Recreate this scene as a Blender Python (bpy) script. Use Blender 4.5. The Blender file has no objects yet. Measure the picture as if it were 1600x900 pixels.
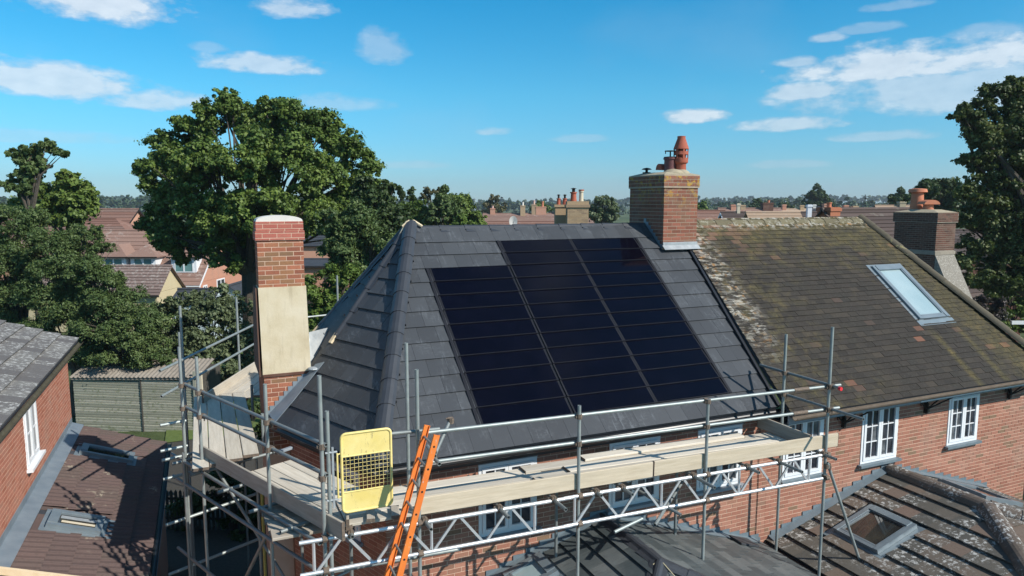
import bpy, math, random
import numpy as np
from math import sin, cos, tan, radians, pi, atan2, asin, sqrt, hypot
from mathutils import Vector as V, Matrix
random.seed(7)
rng = np.random.default_rng(7)
sc = bpy.context.scene

# ------------------------------------------------------------------ camera
CAMZ = 8.8
FPX, PITCH, YAW = 1105.0, math.atan(134 / 1105.0), radians(23.7)
cam = bpy.data.cameras.new('camera')
camo = bpy.data.objects.new('camera', cam)
sc.collection.objects.link(camo)
sc.camera = camo
cam.sensor_width = 36.0
cam.lens = 36.0 * FPX / 1600.0
cam.clip_start, cam.clip_end = 0.1, 6000
camo.location = (0, 0, CAMZ)
camo.rotation_euler = (pi / 2 - PITCH, 0, -YAW)

# ------------------------------------------------------------------ exposure, sun, sky
SUN_AZ, SUN_EL = radians(37), radians(37.5)     # azimuth measured from -Y towards +X
sc.view_settings.view_transform = 'Standard'
sc.view_settings.look = 'None'
sc.view_settings.gamma = 1
sc.view_settings.exposure = 0.2
sc.view_settings.use_curve_mapping = False
S = V((sin(SUN_AZ) * cos(SUN_EL), -cos(SUN_AZ) * cos(SUN_EL), sin(SUN_EL)))
sl = bpy.data.lights.new('sun', 'SUN')
sl.energy, sl.angle, sl.color = 5.0, radians(0.5), (1.0, 0.95, 0.87)
so = bpy.data.objects.new('sun', sl)
sc.collection.objects.link(so)
so.rotation_euler = S.to_track_quat('Z', 'Y').to_euler()

FW = V((sin(YAW) * cos(PITCH), cos(YAW) * cos(PITCH), -sin(PITCH)))
RT = V((cos(YAW), -sin(YAW), 0))
UP = RT.cross(FW)
C0 = V((0, 0, CAMZ))
def at(u, v, d):
    """point of the place seen in direction (u, v) at depth d metres"""
    return C0 + (RT * ((u - 800) / FPX) - UP * ((v - 450) / FPX) + FW) * d

world = bpy.data.worlds.new('World')
sc.world = world
world.use_nodes = True
nt = world.node_tree
N, L = nt.nodes, nt.links
N.clear()
def wn(t, **k):
    n = N.new(t)
    for a, b in k.items(): setattr(n, a, b)
    return n
def wmath(op, a, b=None, c=None, clamp=False):
    n = N.new('ShaderNodeMath'); n.operation = op; n.use_clamp = clamp
    for i, x in enumerate((a, b, c)):
        if x is None: continue
        if isinstance(x, (int, float)): n.inputs[i].default_value = x
        else: L.new(x, n.inputs[i])
    return n.outputs[0]
sky = wn('ShaderNodeTexSky', sky_type='NISHITA', sun_disc=False)
sky.sun_elevation = SUN_EL
sky.sun_rotation = math.atan2(S.x, S.y)
sky.altitude = 50; sky.air_density = 1.0; sky.dust_density = 0.15; sky.ozone_density = 3.0
hsv = wn('ShaderNodeHueSaturation')
hsv.inputs['Hue'].default_value = 0.487
hsv.inputs['Saturation'].default_value = 1.05
hsv.inputs['Value'].default_value = 1.0
tint = wn('ShaderNodeMix', data_type='RGBA', blend_type='MULTIPLY'); tint.inputs['Factor'].default_value = 1
L.new(sky.outputs[0], tint.inputs['A']); L.new(tint.outputs['Result'], hsv.inputs['Color'])
tc = wn('ShaderNodeTexCoord')
sp = wn('ShaderNodeSeparateXYZ'); L.new(tc.outputs['Generated'], sp.inputs[0])
az = wmath('ARCTAN2', sp.outputs[0], sp.outputs[1])
el = wmath('ARCSINE', sp.outputs[2])
tr_ = wn('ShaderNodeValToRGB'); e_ = tr_.color_ramp.elements
e_[0].position = 0; e_[0].color = (.57, .83, 1.22, 1); e_[1].position = 1; e_[1].color = (.6, .92, 1.15, 1)
for p__, c__ in ((.12, (.47, 1.05, 1.36, 1)), (.22, (.30, 1.01, 1.42, 1)), (.5, (.34, .98, 1.36, 1))):
    x__ = e_.new(p__); x__.color = c__
L.new(wmath('MULTIPLY', el, 1.0 / 1.2, clamp=True), tr_.inputs[0]); L.new(tr_.outputs[0], tint.inputs['B'])
cb = wn('ShaderNodeCombineXYZ'); L.new(az, cb.inputs[0]); L.new(wmath('MULTIPLY', el, 2.2), cb.inputs[1])
n1 = wn('ShaderNodeTexNoise'); n1.inputs['Scale'].default_value = 11; n1.inputs['Detail'].default_value = 7; n1.inputs['Roughness'].default_value = .55
L.new(cb.outputs[0], n1.inputs['Vector'])
n2 = wn('ShaderNodeTexNoise'); n2.inputs['Scale'].default_value = 34; n2.inputs['Detail'].default_value = 6; n2.inputs['Roughness'].default_value = .6
L.new(cb.outputs[0], n2.inputs['Vector'])
nz = wmath('ADD', wmath('MULTIPLY', wmath('SUBTRACT', n1.outputs[0], .47), 2.9), wmath('MULTIPLY', wmath('SUBTRACT', n2.outputs[0], .48), 1.9))
# clouds: centre and half-size as seen from the place, opacity
CL = [(150, 2, 125, 44, 1), (75, 132, 125, 30, .9), (250, 160, 75, 20, .75), (400, 103, 92, 20, .8), (462, 14, 56, 22, .75),
      (598, 78, 38, 34, .45), (330, 76, 30, 10, .35), (545, 163, 75, 18, .4), (768, 207, 36, 9, .5), (1094, 183, 56, 15, .95),
      (1225, 196, 100, 14, .75), (1440, 100, 170, 34, .95), (1500, 150, 210, 48, .7), (1265, 145, 52, 16, .8), (1250, 98, 36, 11, .65),
      (1291, 61, 26, 10, .6), (1375, 214, 70, 10, .45), (640, 258, 60, 9, .3), (905, 218, 50, 8, .3), (1230, 258, 60, 8, .3),
      (1540, 50, 50, 12, .4), (1400, 10, 40, 8, .35), (1358, 46, 45, 9, .35), (60, 215, 120, 12, .3)]
mask = None
for (u, v, a, b, op) in CL:
    p = at(u, v, 1) - C0; p.normalize()
    a0, e0 = atan2(p.x, p.y), asin(p.z)
    dx = wmath('DIVIDE', wmath('SUBTRACT', az, a0), a / FPX)
    dy = wmath('DIVIDE', wmath('SUBTRACT', el, e0), b / FPX)
    dy = wmath('MULTIPLY', dy, wmath('ADD', 1.0, wmath('MULTIPLY', wmath('LESS_THAN', dy, 0), .7)))
    r2 = wmath('ADD', wmath('MULTIPLY', dx, dx), wmath('MULTIPLY', dy, dy))
    m = wmath('SUBTRACT', 1.0, wmath('SUBTRACT', r2, wmath('MULTIPLY', nz, .95)))
    m = wmath('MULTIPLY', wmath('MULTIPLY', m, 1.2, clamp=True), op)
    mask = m if mask is None else wmath('MAXIMUM', mask, m)
# rest of the sky: broken cloud, thickened out of view for the panels to reflect
n3 = wn('ShaderNodeTexNoise'); n3.inputs['Scale'].default_value = 3.2; n3.inputs['Detail'].default_value = 8
L.new(cb.outputs[0], n3.inputs['Vector'])
mr = wn('ShaderNodeMapRange'); L.new(n3.outputs[0], mr.inputs[0]); mr.inputs[1].default_value = .5; mr.inputs[2].default_value = .66; mr.inputs[4].default_value = .75
above = wmath('MULTIPLY', wmath('SUBTRACT', el, .34), 6.0, clamp=True)
behind = wmath('MULTIPLY', wmath('SUBTRACT', wmath('ABSOLUTE', wmath('SUBTRACT', az, YAW)), .75), 6.0, clamp=True)
mask = wmath('MAXIMUM', mask, wmath('MULTIPLY', mr.outputs[0], wmath('ADD', .12, wmath('MULTIPLY', .88, wmath('MAXIMUM', above, behind)))))
mask = wmath('MULTIPLY', mask, .8)
mask = wmath('MULTIPLY', mask, wmath('GREATER_THAN', el, 0))
ccol = wn('ShaderNodeMix', data_type='RGBA')
ccol.inputs['A'].default_value = (4.9, 5.8, 6.8, 1); ccol.inputs['B'].default_value = (9.2, 9.6, 9.9, 1)
L.new(wmath('ADD', wmath('MULTIPLY', mask, .9), wmath('SUBTRACT', n2.outputs[0], .5), clamp=True), ccol.inputs['Factor'])
mixc = wn('ShaderNodeMix', data_type='RGBA')
L.new(mask, mixc.inputs['Factor']); L.new(hsv.outputs[0], mixc.inputs['A']); L.new(ccol.outputs['Result'], mixc.inputs['B'])
bg = wn('ShaderNodeBackground'); bg.inputs['Strength'].default_value = 0.092
L.new(mixc.outputs['Result'], bg.inputs['Color'])
wo = wn('ShaderNodeOutputWorld'); L.new(bg.outputs[0], wo.inputs[0])

# ------------------------------------------------------------------ materials
def srgb(r, g, b):
    f = lambda c: c / 12.92 if c <= .04045 else ((c + .055) / 1.055) ** 2.4
    return (f(r / 255), f(g / 255), f(b / 255), 1)
MATS = {}
class NB:
    def __init__(s, name):
        s.m = bpy.data.materials.new(name); s.m.use_nodes = True
        s.nt = s.m.node_tree; s.N = s.nt.nodes; s.L = s.nt.links
        s.b = s.N['Principled BSDF']
        MATS[name] = s.m
    def n(s, t, **k):
        n = s.N.new(t)
        for a, b in k.items(): setattr(n, a, b)
        return n
    def math(s, op, a, b=None, clamp=False):
        n = s.N.new('ShaderNodeMath'); n.operation = op; n.use_clamp = clamp
        for i, x in enumerate((a, b)):
            if x is None: continue
            if isinstance(x, (int, float)): n.inputs[i].default_value = x
            else: s.L.new(x, n.inputs[i])
        return n.outputs[0]
    def pos(s, scale=(1, 1, 1), obj=False):
        if obj: o = s.n('ShaderNodeTexCoord').outputs['Object']
        else: o = s.n('ShaderNodeNewGeometry').outputs['Position']
        mp = s.n('ShaderNodeMapping'); mp.inputs['Scale'].default_value = scale
        s.L.new(o, mp.inputs[0]); return mp.outputs[0]
    def noise(s, vec, scale, detail=4, rough=.55):
        n = s.n('ShaderNodeTexNoise'); n.inputs['Scale'].default_value = scale; n.inputs['Detail'].default_value = detail
        n.inputs['Roughness'].default_value = rough; s.L.new(vec, n.inputs['Vector']); return n.outputs[0]
    def rnd(s):
        g = s.n('ShaderNodeNewGeometry').outputs['Random Per Island']
        o = s.n('ShaderNodeObjectInfo').outputs['Random']
        return s.math('FRACT', s.math('ADD', g, o))
    def ramp(s, fac, cols):
        r = s.n('ShaderNodeValToRGB'); e = r.color_ramp.elements
        k = len(cols)
        for i, c in enumerate(cols):
            p, c = c if isinstance(c, tuple) and len(c) == 2 else (i / max(1, k - 1), c)
            x = e[i] if i < 2 else e.new(p)
            x.position = p; x.color = (*c[:3], 1)
        s.L.new(fac, r.inputs[0]); return r.outputs[0]
    def mask(s, fac, lo, hi):
        m = s.n('ShaderNodeMapRange'); m.interpolation_type = 'SMOOTHSTEP'
        s.L.new(fac, m.inputs[0]); m.inputs[1].default_value = lo; m.inputs[2].default_value = hi
        return m.outputs[0]
    def mix(s, fac, a, b, mode='MIX'):
        m = s.n('ShaderNodeMix', data_type='RGBA', blend_type=mode)
        for k, x in (('Factor', fac), ('A', a), ('B', b)):
            i = m.inputs[k]
            if isinstance(x, (int, float)): i.default_value = x
            elif isinstance(x, tuple): i.default_value = (*x[:3], 1)
            else: s.L.new(x, i)
        return m.outputs['Result']
    def out(s, col, rough=.8, metal=0, bump=None, bstr=.3, bdist=.01, **k):
        if isinstance(col, tuple): s.b.inputs['Base Color'].default_value = (*col[:3], 1)
        else: s.L.new(col, s.b.inputs['Base Color'])
        if isinstance(rough, (int, float)): s.b.inputs['Roughness'].default_value = rough
        else: s.L.new(rough, s.b.inputs['Roughness'])
        s.b.inputs['Metallic'].default_value = metal
        if not isinstance(rough, (int, float)) or rough >= .7: s.b.inputs['Specular IOR Level'].default_value = .22
        for a, b in k.items(): s.b.inputs[a.replace('_', ' ')].default_value = b
        if bump is not None:
            bn = s.n('ShaderNodeBump'); bn.inputs['Strength'].default_value = bstr; bn.inputs['Distance'].default_value = bdist
            s.L.new(bump, bn.inputs['Height']); s.L.new(bn.outputs[0], s.b.inputs['Normal'])
        return s.m

def simple(name, c1, c2, rough=.75, metal=0, scale=8, bstr=.2, detail=5, **k):
    b = NB(name); p = b.pos()
    nz = b.noise(p, scale, detail)
    f = b.math('ADD', b.math('MULTIPLY', b.math('SUBTRACT', nz, .5), 1.6), .5, clamp=True)
    return b.out(b.ramp(f, [c1, c2]), rough, metal, b.noise(p, scale * 5, 4), bstr, .006, **k)

def brick_mat(name, cols, dark=.35, lichen=0, scale=1.0):
    b = NB(name); p = b.pos()
    r = b.rnd()
    fine = b.noise(p, 45, 5, .65); big = b.noise(p, 1.3, 4)
    c = b.ramp(r, cols)
    c = b.mix(b.math('MULTIPLY', b.mask(fine, .42, .75), dark), c, (.11, .065, .05))
    c = b.mix(b.math('MULTIPLY', b.mask(big, .5, .75), .3), c, (.30, .22, .17))
    if lichen:
        sp_ = b.n('ShaderNodeSeparateXYZ'); b.L.new(b.n('ShaderNodeNewGeometry').outputs['Position'], sp_.inputs[0])
        hm = b.mask(sp_.outputs[2], lichen - .45, lichen + .3)
        l1 = b.mask(b.noise(p, 7, 5, .65), .53, .58)
        c = b.mix(b.math('MULTIPLY', l1, b.math('MULTIPLY', hm, .9)), c, (.45, .27, .05))
        l2 = b.mask(b.noise(b.pos((1, 1, 1.3)), 13, 5, .6), .52, .62)
        c = b.mix(b.math('MULTIPLY', l2, b.math('MULTIPLY', hm, .6)), c, (.16, .15, .10))
    return b.out(c, .88, 0, b.noise(p, 90, 4, .7), .5, .004)

brick_red = brick_mat('brick_red', [(0, (.29, .122, .082)), (.3, (.38, .172, .118)), (.55, (.33, .145, .098)), (.8, (.41, .20, .14)), (.92, (.26, .135, .09)), (1, (.22, .145, .09))])
brick_left = brick_mat('brick_left', [(0, (.36, .135, .085)), (.5, (.44, .18, .12)), (1, (.40, .19, .13))], .25)
brick_chim = brick_mat('brick_chimney', [(0, (.25, .09, .055)), (.5, (.40, .15, .085)), (.8, (.30, .15, .075)), (1, (.20, .12, .07))], .45)
brick_top = brick_mat('brick_new_red', [(0, (.36, .10, .075)), (1, (.45, .15, .11))], .3)
brick_lich = brick_mat('brick_lichen', [(0, (.18, .07, .045)), (.5, (.31, .115, .075)), (1, (.20, .10, .06))], .55, lichen=9.0)
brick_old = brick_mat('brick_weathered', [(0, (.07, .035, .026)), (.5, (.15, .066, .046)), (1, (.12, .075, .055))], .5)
brick_far = brick_mat('brick_salmon', [(0, (.50, .24, .16)), (1, (.58, .32, .22))], .3)
brick_yel = brick_mat('brick_yellow', [(0, (.42, .29, .17)), (.6, (.5, .36, .22)), (1, (.30, .21, .14))], .45)
mortar = simple('mortar_pale', (.56, .385, .28), (.67, .48, .36), .9, scale=6)
mortar_mid = simple('mortar_mid', (.34, .26, .19), (.46, .37, .28), .9, scale=6)
mortar_grey = simple('mortar_grey', (.22, .19, .15), (.36, .31, .25), .9, scale=6)
mortar_dark = simple('mortar_dark', (.12, .10, .08), (.2, .17, .13), .9, scale=6)

def slate_mat():
    b = NB('slate_new'); p = b.pos()
    r = b.rnd()
    c = b.ramp(r, [(0, (.041, .044, .049)), (.5, (.050, .054, .060)), (1, (.061, .065, .071))])
    big = b.noise(p, 2.2, 6, .6); fi = b.noise(b.pos((1, 1, 3)), 14, 6, .7)
    st_ = b.noise(b.pos((9, 1.2, 1.2)), 2.6, 5, .6)
    d = b.math('MULTIPLY', b.mask(big, .42, .68), b.math('ADD', b.math('MULTIPLY', b.mask(fi, .45, .68), .6), b.mask(st_, .52, .68), clamp=True))
    c = b.mix(b.math('MULTIPLY', d, .28), c, (.26, .28, .30))
    c = b.mix(b.math('MULTIPLY', b.mask(b.noise(p, 60, 3, .8), .68, .8), .3), c, (.4, .4, .4))
    return b.out(c, b.math('ADD', .45, b.math('MULTIPLY', fi, .25)), 0, b.noise(p, 35, 5), .12, .004, Specular_IOR_Level=.32)
slate_new = slate_mat()
def slate_low():
    b = NB('slate_green_grey'); p = b.pos(); r = b.rnd()
    c = b.ramp(r, [(0, (.052, .064, .067)), (.5, (.082, .095, .097)), (1, (.125, .137, .136))])
    st = b.noise(b.pos((1.2, 9, 1)), 5, 6, .65)
    c = b.mix(b.math('MULTIPLY', b.mask(st, .5, .68), .55), c, (.035, .042, .045))
    c = b.mix(b.math('MULTIPLY', b.mask(b.noise(p, 2, 5), .5, .75), .35), c, (.2, .21, .2))
    return b.out(c, .5, 0, st, .3, .004)
slate_grey = slate_low()
tile_cap = simple('ridge_cap_dark', (.030, .034, .041), (.048, .052, .061), .45, scale=5, bstr=.06)
black_plastic = simple('black_plastic', (.012, .012, .014), (.02, .02, .023), .35, scale=3, bstr=.02)

def old_tile():
    b = NB('tile_old_mossy'); g = b.n('ShaderNodeNewGeometry').outputs['Position']
    p = b.pos(); r = b.rnd()
    c = b.ramp(r, [(0, (.030, .026, .022)), (.35, (.043, .036, .030)), (.7, (.036, .032, .027)), (.98, (.055, .045, .035)), (.994, (.07, .05, .04)), (1, (.18, .085, .055))])
    sx = b.n('ShaderNodeSeparateXYZ'); b.L.new(g, sx.inputs[0]); X, Y, Z = sx.outputs
    fine = b.noise(p, 26, 6, .7); mid = b.noise(p, 3.2, 5, .6)
    c = b.mix(b.math('MULTIPLY', b.mask(fine, .5, .72), .35), c, (.10, .095, .085))
    # moss: thick below the ridge and down the hip, streaks below the roof window
    top = b.mask(b.math('ADD', Z, b.math('MULTIPLY', b.math('SUBTRACT', mid, .5), 3.2)), 7.15, 8.5)
    right = b.mask(b.math('ADD', b.math('ADD', b.math('MULTIPLY', Z, .38), X), b.math('MULTIPLY', b.math('SUBTRACT', mid, .5), 2.0)), 17.1, 18.1)
    leftb = b.math('MULTIPLY', b.mask(mid, .45, .66), b.mask(b.math('MULTIPLY', b.math('SUBTRACT', 12.6, X), 1.0), 0, 2.6))
    def streak(x0, zt, w):
        s_ = b.mask(b.math('ABSOLUTE', b.math('SUBTRACT', X, x0)), w, 0.0)
        return b.math('MULTIPLY', s_, b.mask(Z, zt, zt - .25))
    st = b.math('MAXIMUM', streak(14.28, 6.2, .16), streak(15.12, 6.2, .17))
    mo = b.math('MAXIMUM', b.math('MAXIMUM', top, b.math('MULTIPLY', right, .7)), b.math('MAXIMUM', b.math('MULTIPLY', leftb, .75), b.math('MULTIPLY', st, .9)))
    mo = b.math('MULTIPLY', mo, b.mask(fine, .30, .58))
    mc = b.ramp(b.noise(p, 5.5, 5), [(.3, (.070, .062, .032)), (.52, (.135, .112, .040)), (.78, (.26, .185, .06))])
    c = b.mix(b.math('MULTIPLY', mo, .62), c, mc)
    # white and orange lichen beside the verge and under the ridge
    vl = b.math('ADD', 9.35, b.math('MULTIPLY', b.math('SUBTRACT', Z, 5.1), .12))
    dv = b.math('SUBTRACT', X, vl)
    hb = b.mask(Z, 5.6, 6.8)
    li = b.math('MULTIPLY', b.math('MULTIPLY', b.mask(dv, .80, .30), hb), b.mask(b.noise(b.pos((.45, 1, 1.6)), 11, 6, .7), .47, .55))
    li = b.math('MULTIPLY', li, b.math('ADD', .35, b.math('MULTIPLY', b.mask(r, .3, .6), .65)))
    rg = b.math('MULTIPLY', b.mask(Z, 8.12, 8.3), b.mask(b.noise(p, 8, 5, .7), .48, .56))
    li = b.math('MAXIMUM', li, rg)
    lc = b.ramp(b.noise(p, 10, 4), [(.36, (.36, .19, .07)), (.47, (.34, .31, .25)), (.7, (.45, .43, .39))])
    c = b.mix(b.math('MULTIPLY', li, .85), c, lc)
    red = b.math('MULTIPLY', b.math('MULTIPLY', b.mask(r, .55, .6), b.mask(Z, 7.5, 8.1)), b.mask(X, 12.2, 10.4))
    c = b.mix(b.math('MULTIPLY', red, .45), c, (.24, .12, .09))
    return b.out(c, .9, 0, fine, .7, .008)
tile_old = old_tile()
def lichen_tile(name, cols, amount=.62, white=(.48, .475, .45), sc_=12, patch=1.2):
    b = NB(name); p = b.pos(); r = b.rnd()
    c = b.ramp(r, cols)
    fine = b.noise(p, 30, 6, .7)
    c = b.mix(b.math('MULTIPLY', b.mask(fine, .48, .7), .4), c, (.04, .035, .03))
    m = b.math('MULTIPLY', b.mask(b.noise(p, sc_, 6, .75), .52, .58), b.mask(b.noise(p, patch, 4), .60 - amount * .35, .66 - amount * .25))
    m = b.math('MULTIPLY', m, b.mask(r, .12, .3))
    c = b.mix(b.math('MULTIPLY', m, .85), c, white)
    return b.out(c, .92, 0, fine, .6, .008)
tile_conc = lichen_tile('tile_concrete_lichen', [(0, (.17, .12, .095)), (.15, (.15, .115, .09)), (.5, (.105, .095, .08)), (1, (.085, .08, .07))])
ridge_conc = lichen_tile('ridge_concrete_lichen', [(0, (.10, .08, .065)), (1, (.135, .105, .085))], .7, sc_=14)
tile_left = lichen_tile('tile_grey_lichen', [(0, (.13, .12, .115)), (1, (.19, .18, .165))], .85, (.46, .45, .42), 12, 1.5)
ridge_moss = lichen_tile('ridge_mossy', [(0, (.10, .085, .06)), (1, (.14, .12, .085))], .3, (.30, .26, .13), 5)
ridge_pale = lichen_tile('ridge_pale_lichen', [(0, (.14, .12, .075)), (1, (.19, .165, .10))], .8, (.30, .28, .22), 8, 3)
pantile = lichen_tile('pantile_brown', [(0, (.108, .076, .070)), (.5, (.122, .084, .076)), (1, (.105, .080, .070))], .02, (.3, .26, .2), 5)
tile_pink = lichen_tile('tile_pink_brown', [(0, (.23, .14, .11)), (1, (.29, .18, .14))], .4, (.36, .28, .24), 3, .5)
tile_red = lichen_tile('tile_red_brown', [(0, (.19, .10, .075)), (.6, (.25, .135, .10)), (1, (.2, .13, .105))], .3, (.3, .2, .16), 3, .5)
tile_tan = lichen_tile('tile_tan', [(0, (.36, .25, .17)), (1, (.43, .31, .22))], .2, (.4, .32, .25), 3, .5)
tile_mott = lichen_tile('tile_mottled_grey_pink', [(0, (.17, .12, .105)), (1, (.23, .165, .145))], .8, (.34, .30, .27), 6, 2)
tile_dk = lichen_tile('tile_dark_brown', [(0, (.075, .055, .05)), (1, (.12, .09, .08))], .35, (.16, .14, .12), 3, .6)
lead = simple('lead_sheet', (.16, .20, .235), (.27, .31, .34), .5, .25, 4, .15)
lead_new = simple('lead_bright', (.25, .275, .29), (.46, .48, .48), .5, .2, 7, .2)
lead_blue = simple('lead_flashing_blue', (.12, .165, .195), (.19, .235, .26), .5, .15, 5, .2)
def cream_mat():
    b = NB('render_cream'); p = b.pos()
    c = b.ramp(b.noise(p, 1.7, 6, .6), [(.32, (.47, .385, .25)), (.5, (.57, .485, .335)), (.7, (.64, .56, .42))])
    run_ = b.noise(b.pos((5, 5, .7)), 2.2, 6, .65)
    c = b.mix(b.math('MULTIPLY', b.mask(run_, .52, .72), .32), c, (.30, .24, .16))
    c = b.mix(b.math('MULTIPLY', b.mask(b.noise(p, 22, 5, .7), .6, .75), .3), c, (.34, .28, .2))
    return b.out(c, .88, 0, b.noise(p, 30, 6, .7), .35, .008)
render_cream = cream_mat()
cement_white = simple('cement_white', (.58, .55, .50), (.70, .67, .62), .85, 0, 5)
cement_old = simple('cement_flaunching', (.30, .25, .17), (.44, .38, .27), .9, 0, 12, .5)
pebble = lichen_tile('pebbledash', [(0, (.20, .18, .15)), (1, (.27, .24, .2))], 1.0, (.40, .38, .33), 22, 8)
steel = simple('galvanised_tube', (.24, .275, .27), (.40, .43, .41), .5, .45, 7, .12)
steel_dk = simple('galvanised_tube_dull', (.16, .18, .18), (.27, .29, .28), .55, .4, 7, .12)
alu = simple('aluminium_bright', (.62, .64, .66), (.80, .81, .82), .38, .6, 5, .05)
rusty = simple('coupler_steel', (.09, .08, .07), (.26, .19, .14), .7, .3, 30, .4)
white_pvc = simple('white_pvc', (.70, .72, .74), (.78, .79, .80), .4, 0, 3, .02)
grey_paint = simple('grey_frame_paint', (.22, .25, .28), (.30, .33, .36), .5, 0, 6, .05)
skyl_frame = simple('roof_window_frame', (.17, .21, .235), (.24, .28, .30), .4, .3, 5, .04)
def wood(name, c1, c2, knot=(.30, .19, .09)):
    b = NB(name); p = b.pos((1.2, 14, 14), obj=True)
    oi = b.n('ShaderNodeObjectInfo').outputs['Random']
    mp = b.n('ShaderNodeVectorMath', operation='ADD'); b.L.new(p, mp.inputs[0])
    cbx = b.n('ShaderNodeCombineXYZ'); b.L.new(b.math('MULTIPLY', oi, 50), cbx.inputs[0]); b.L.new(cbx.outputs[0], mp.inputs[1])
    g1 = b.noise(mp.outputs[0], 2.2, 7, .65); g2 = b.noise(mp.outputs[0], .7, 3)
    c = b.ramp(g1, [(.3, c1), (.7, c2)])
    c = b.mix(b.math('MULTIPLY', b.mask(g2, .45, .7), .4), c, tuple(x * .72 for x in c2[:3]))
    vo = b.n('ShaderNodeTexVoronoi'); vo.inputs['Scale'].default_value = 2.6
    b.L.new(b.pos((1, 2.2, 2.2), obj=True), vo.inputs['Vector'])
    c = b.mix(b.math('MULTIPLY', b.mask(vo.outputs['Distance'], .075, .03), .6), c, knot)
    br = b.math('ADD', .76, b.math('MULTIPLY', oi, .36))
    vm = b.mix(1.0, c, (1, 1, 1), 'MULTIPLY')
    mm = b.n('ShaderNodeVectorMath', operation='SCALE'); b.L.new(vm, mm.inputs[0]); b.L.new(br, mm.inputs['Scale'])
    return b.out(mm.outputs[0], .85, 0, g1, .25, .004)
board_wood = wood('scaffold_board_pale', (.50, .44, .35), (.66, .60, .50))
board_new = wood('toe_board_pine', (.46, .38, .27), (.60, .51, .385))
board_grey = wood('board_weathered', (.30, .26, .21), (.44, .39, .32))
shed_wood = lichen_tile('shed_board_green', [(0, (.31, .31, .245)), (.5, (.38, .38, .30)), (1, (.47, .45, .37))], .5, (.22, .24, .15), 7, 3)
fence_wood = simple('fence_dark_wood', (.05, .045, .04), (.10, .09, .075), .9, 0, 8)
corr = simple('corrugated_sheet', (.20, .17, .14), (.34, .30, .25), .85, 0, 3, .2)
terracotta = simple('terracotta', (.33, .085, .05), (.43, .13, .08), .75, 0, 6, .15)
terracotta_l = simple('terracotta_orange', (.48, .17, .09), (.58, .24, .14), .75, 0, 6, .15)
terracotta_p = simple('terracotta_pale', (.52, .33, .27), (.62, .42, .36), .75, 0, 6, .15)
maroon = simple('maroon_pot', (.10, .035, .035), (.17, .06, .055), .5, 0, 6, .1)
cream_pot = simple('cream_pot', (.52, .46, .34), (.62, .55, .42), .75, 0, 6)
def paint(name, c1, c2, dirt, rough=.5):
    b = NB(name); p = b.pos()
    c = b.ramp(b.noise(p, 3, 5, .6), [(.35, c1), (.65, c2)])
    sc_ = b.math('MULTIPLY', b.mask(b.noise(b.pos((1, 1, .35)), 26, 6, .75), .60, .68), .75)
    c = b.mix(sc_, c, dirt)
    c = b.mix(b.math('MULTIPLY', b.mask(b.noise(p, 7, 5, .6), .5, .75), .22), c, tuple(x * .55 for x in c1))
    return b.out(c, rough, 0, b.noise(p, 40, 4), .1, .003)
orange_p = paint('ladder_orange', (.74, .17, .03), (.82, .24, .045), (.55, .50, .44))
yellow_p = paint('gate_yellow', (.74, .58, .18), (.82, .67, .27), (.30, .24, .12))
red_p = simple('red_cap', (.7, .02, .03), (.75, .04, .05), .5)
blue_p = simple('blue_cap', (.03, .03, .25), (.05, .05, .3), .5)
cream_wall = simple('wall_cream', (.50, .41, .25), (.56, .47, .30), .9, 0, 1)
blue_wall = simple('wall_pale_blue', (.42, .50, .54), (.48, .55, .58), .8, 0, 1)
felt = simple('roof_felt_dark', (.035, .04, .048), (.06, .065, .075), .85, 0, 2)
iron = simple('black_iron', (.014, .013, .012), (.03, .027, .024), .7, 0, 9)
twig = simple('raw_timber_end', (.62, .48, .30), (.72, .60, .42), .85, 0, 9)
def glassy(name, col, rough=.04, spec=.5, scale=1.5, c2=None):
    b = NB(name); p = b.pos()
    c = b.ramp(b.noise(p, scale, 3), [(.35, col), (.65, c2 or col)])
    return b.out(c, rough, 0, None, IOR=1.5, Specular_IOR_Level=spec)
glass_dark = glassy('window_glass', (.012, .014, .02), .04, .5, 2.5, (.05, .055, .07))  # lighter patches in the colour imitate varied reflections
glass_mid = glassy('window_glass_pale', (.05, .055, .065), .04, .6, 5, (.16, .17, .18))  # paler pane colour stands in for a brighter reflection
glass_sky = glassy('roof_window_glass', (.28, .38, .40), .08, .6, 1, (.36, .45, .46))
glass_clear = glassy('roof_window_glass_dark', (.02, .02, .02), .03, .9, 3, (.05, .045, .035))
glass_teal = glassy('glass_teal', (.09, .20, .20), .1, .4, .6, (.14, .27, .26))
glass_pv = NB('solar_glass'); _p = glass_pv.pos()
glass_pv.out(glass_pv.ramp(glass_pv.noise(_p, 3.5, 5, .6), [(.4, (.0016, .0014, .0045)), (.8, (.003, .0028, .008))]), .09, 0, None, IOR=1.45, Specular_IOR_Level=.24)
glass_pv = MATS['solar_glass']
pv_frame = simple('solar_frame', (.007, .008, .012), (.013, .014, .020), .7, 0, 6, .03)

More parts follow.
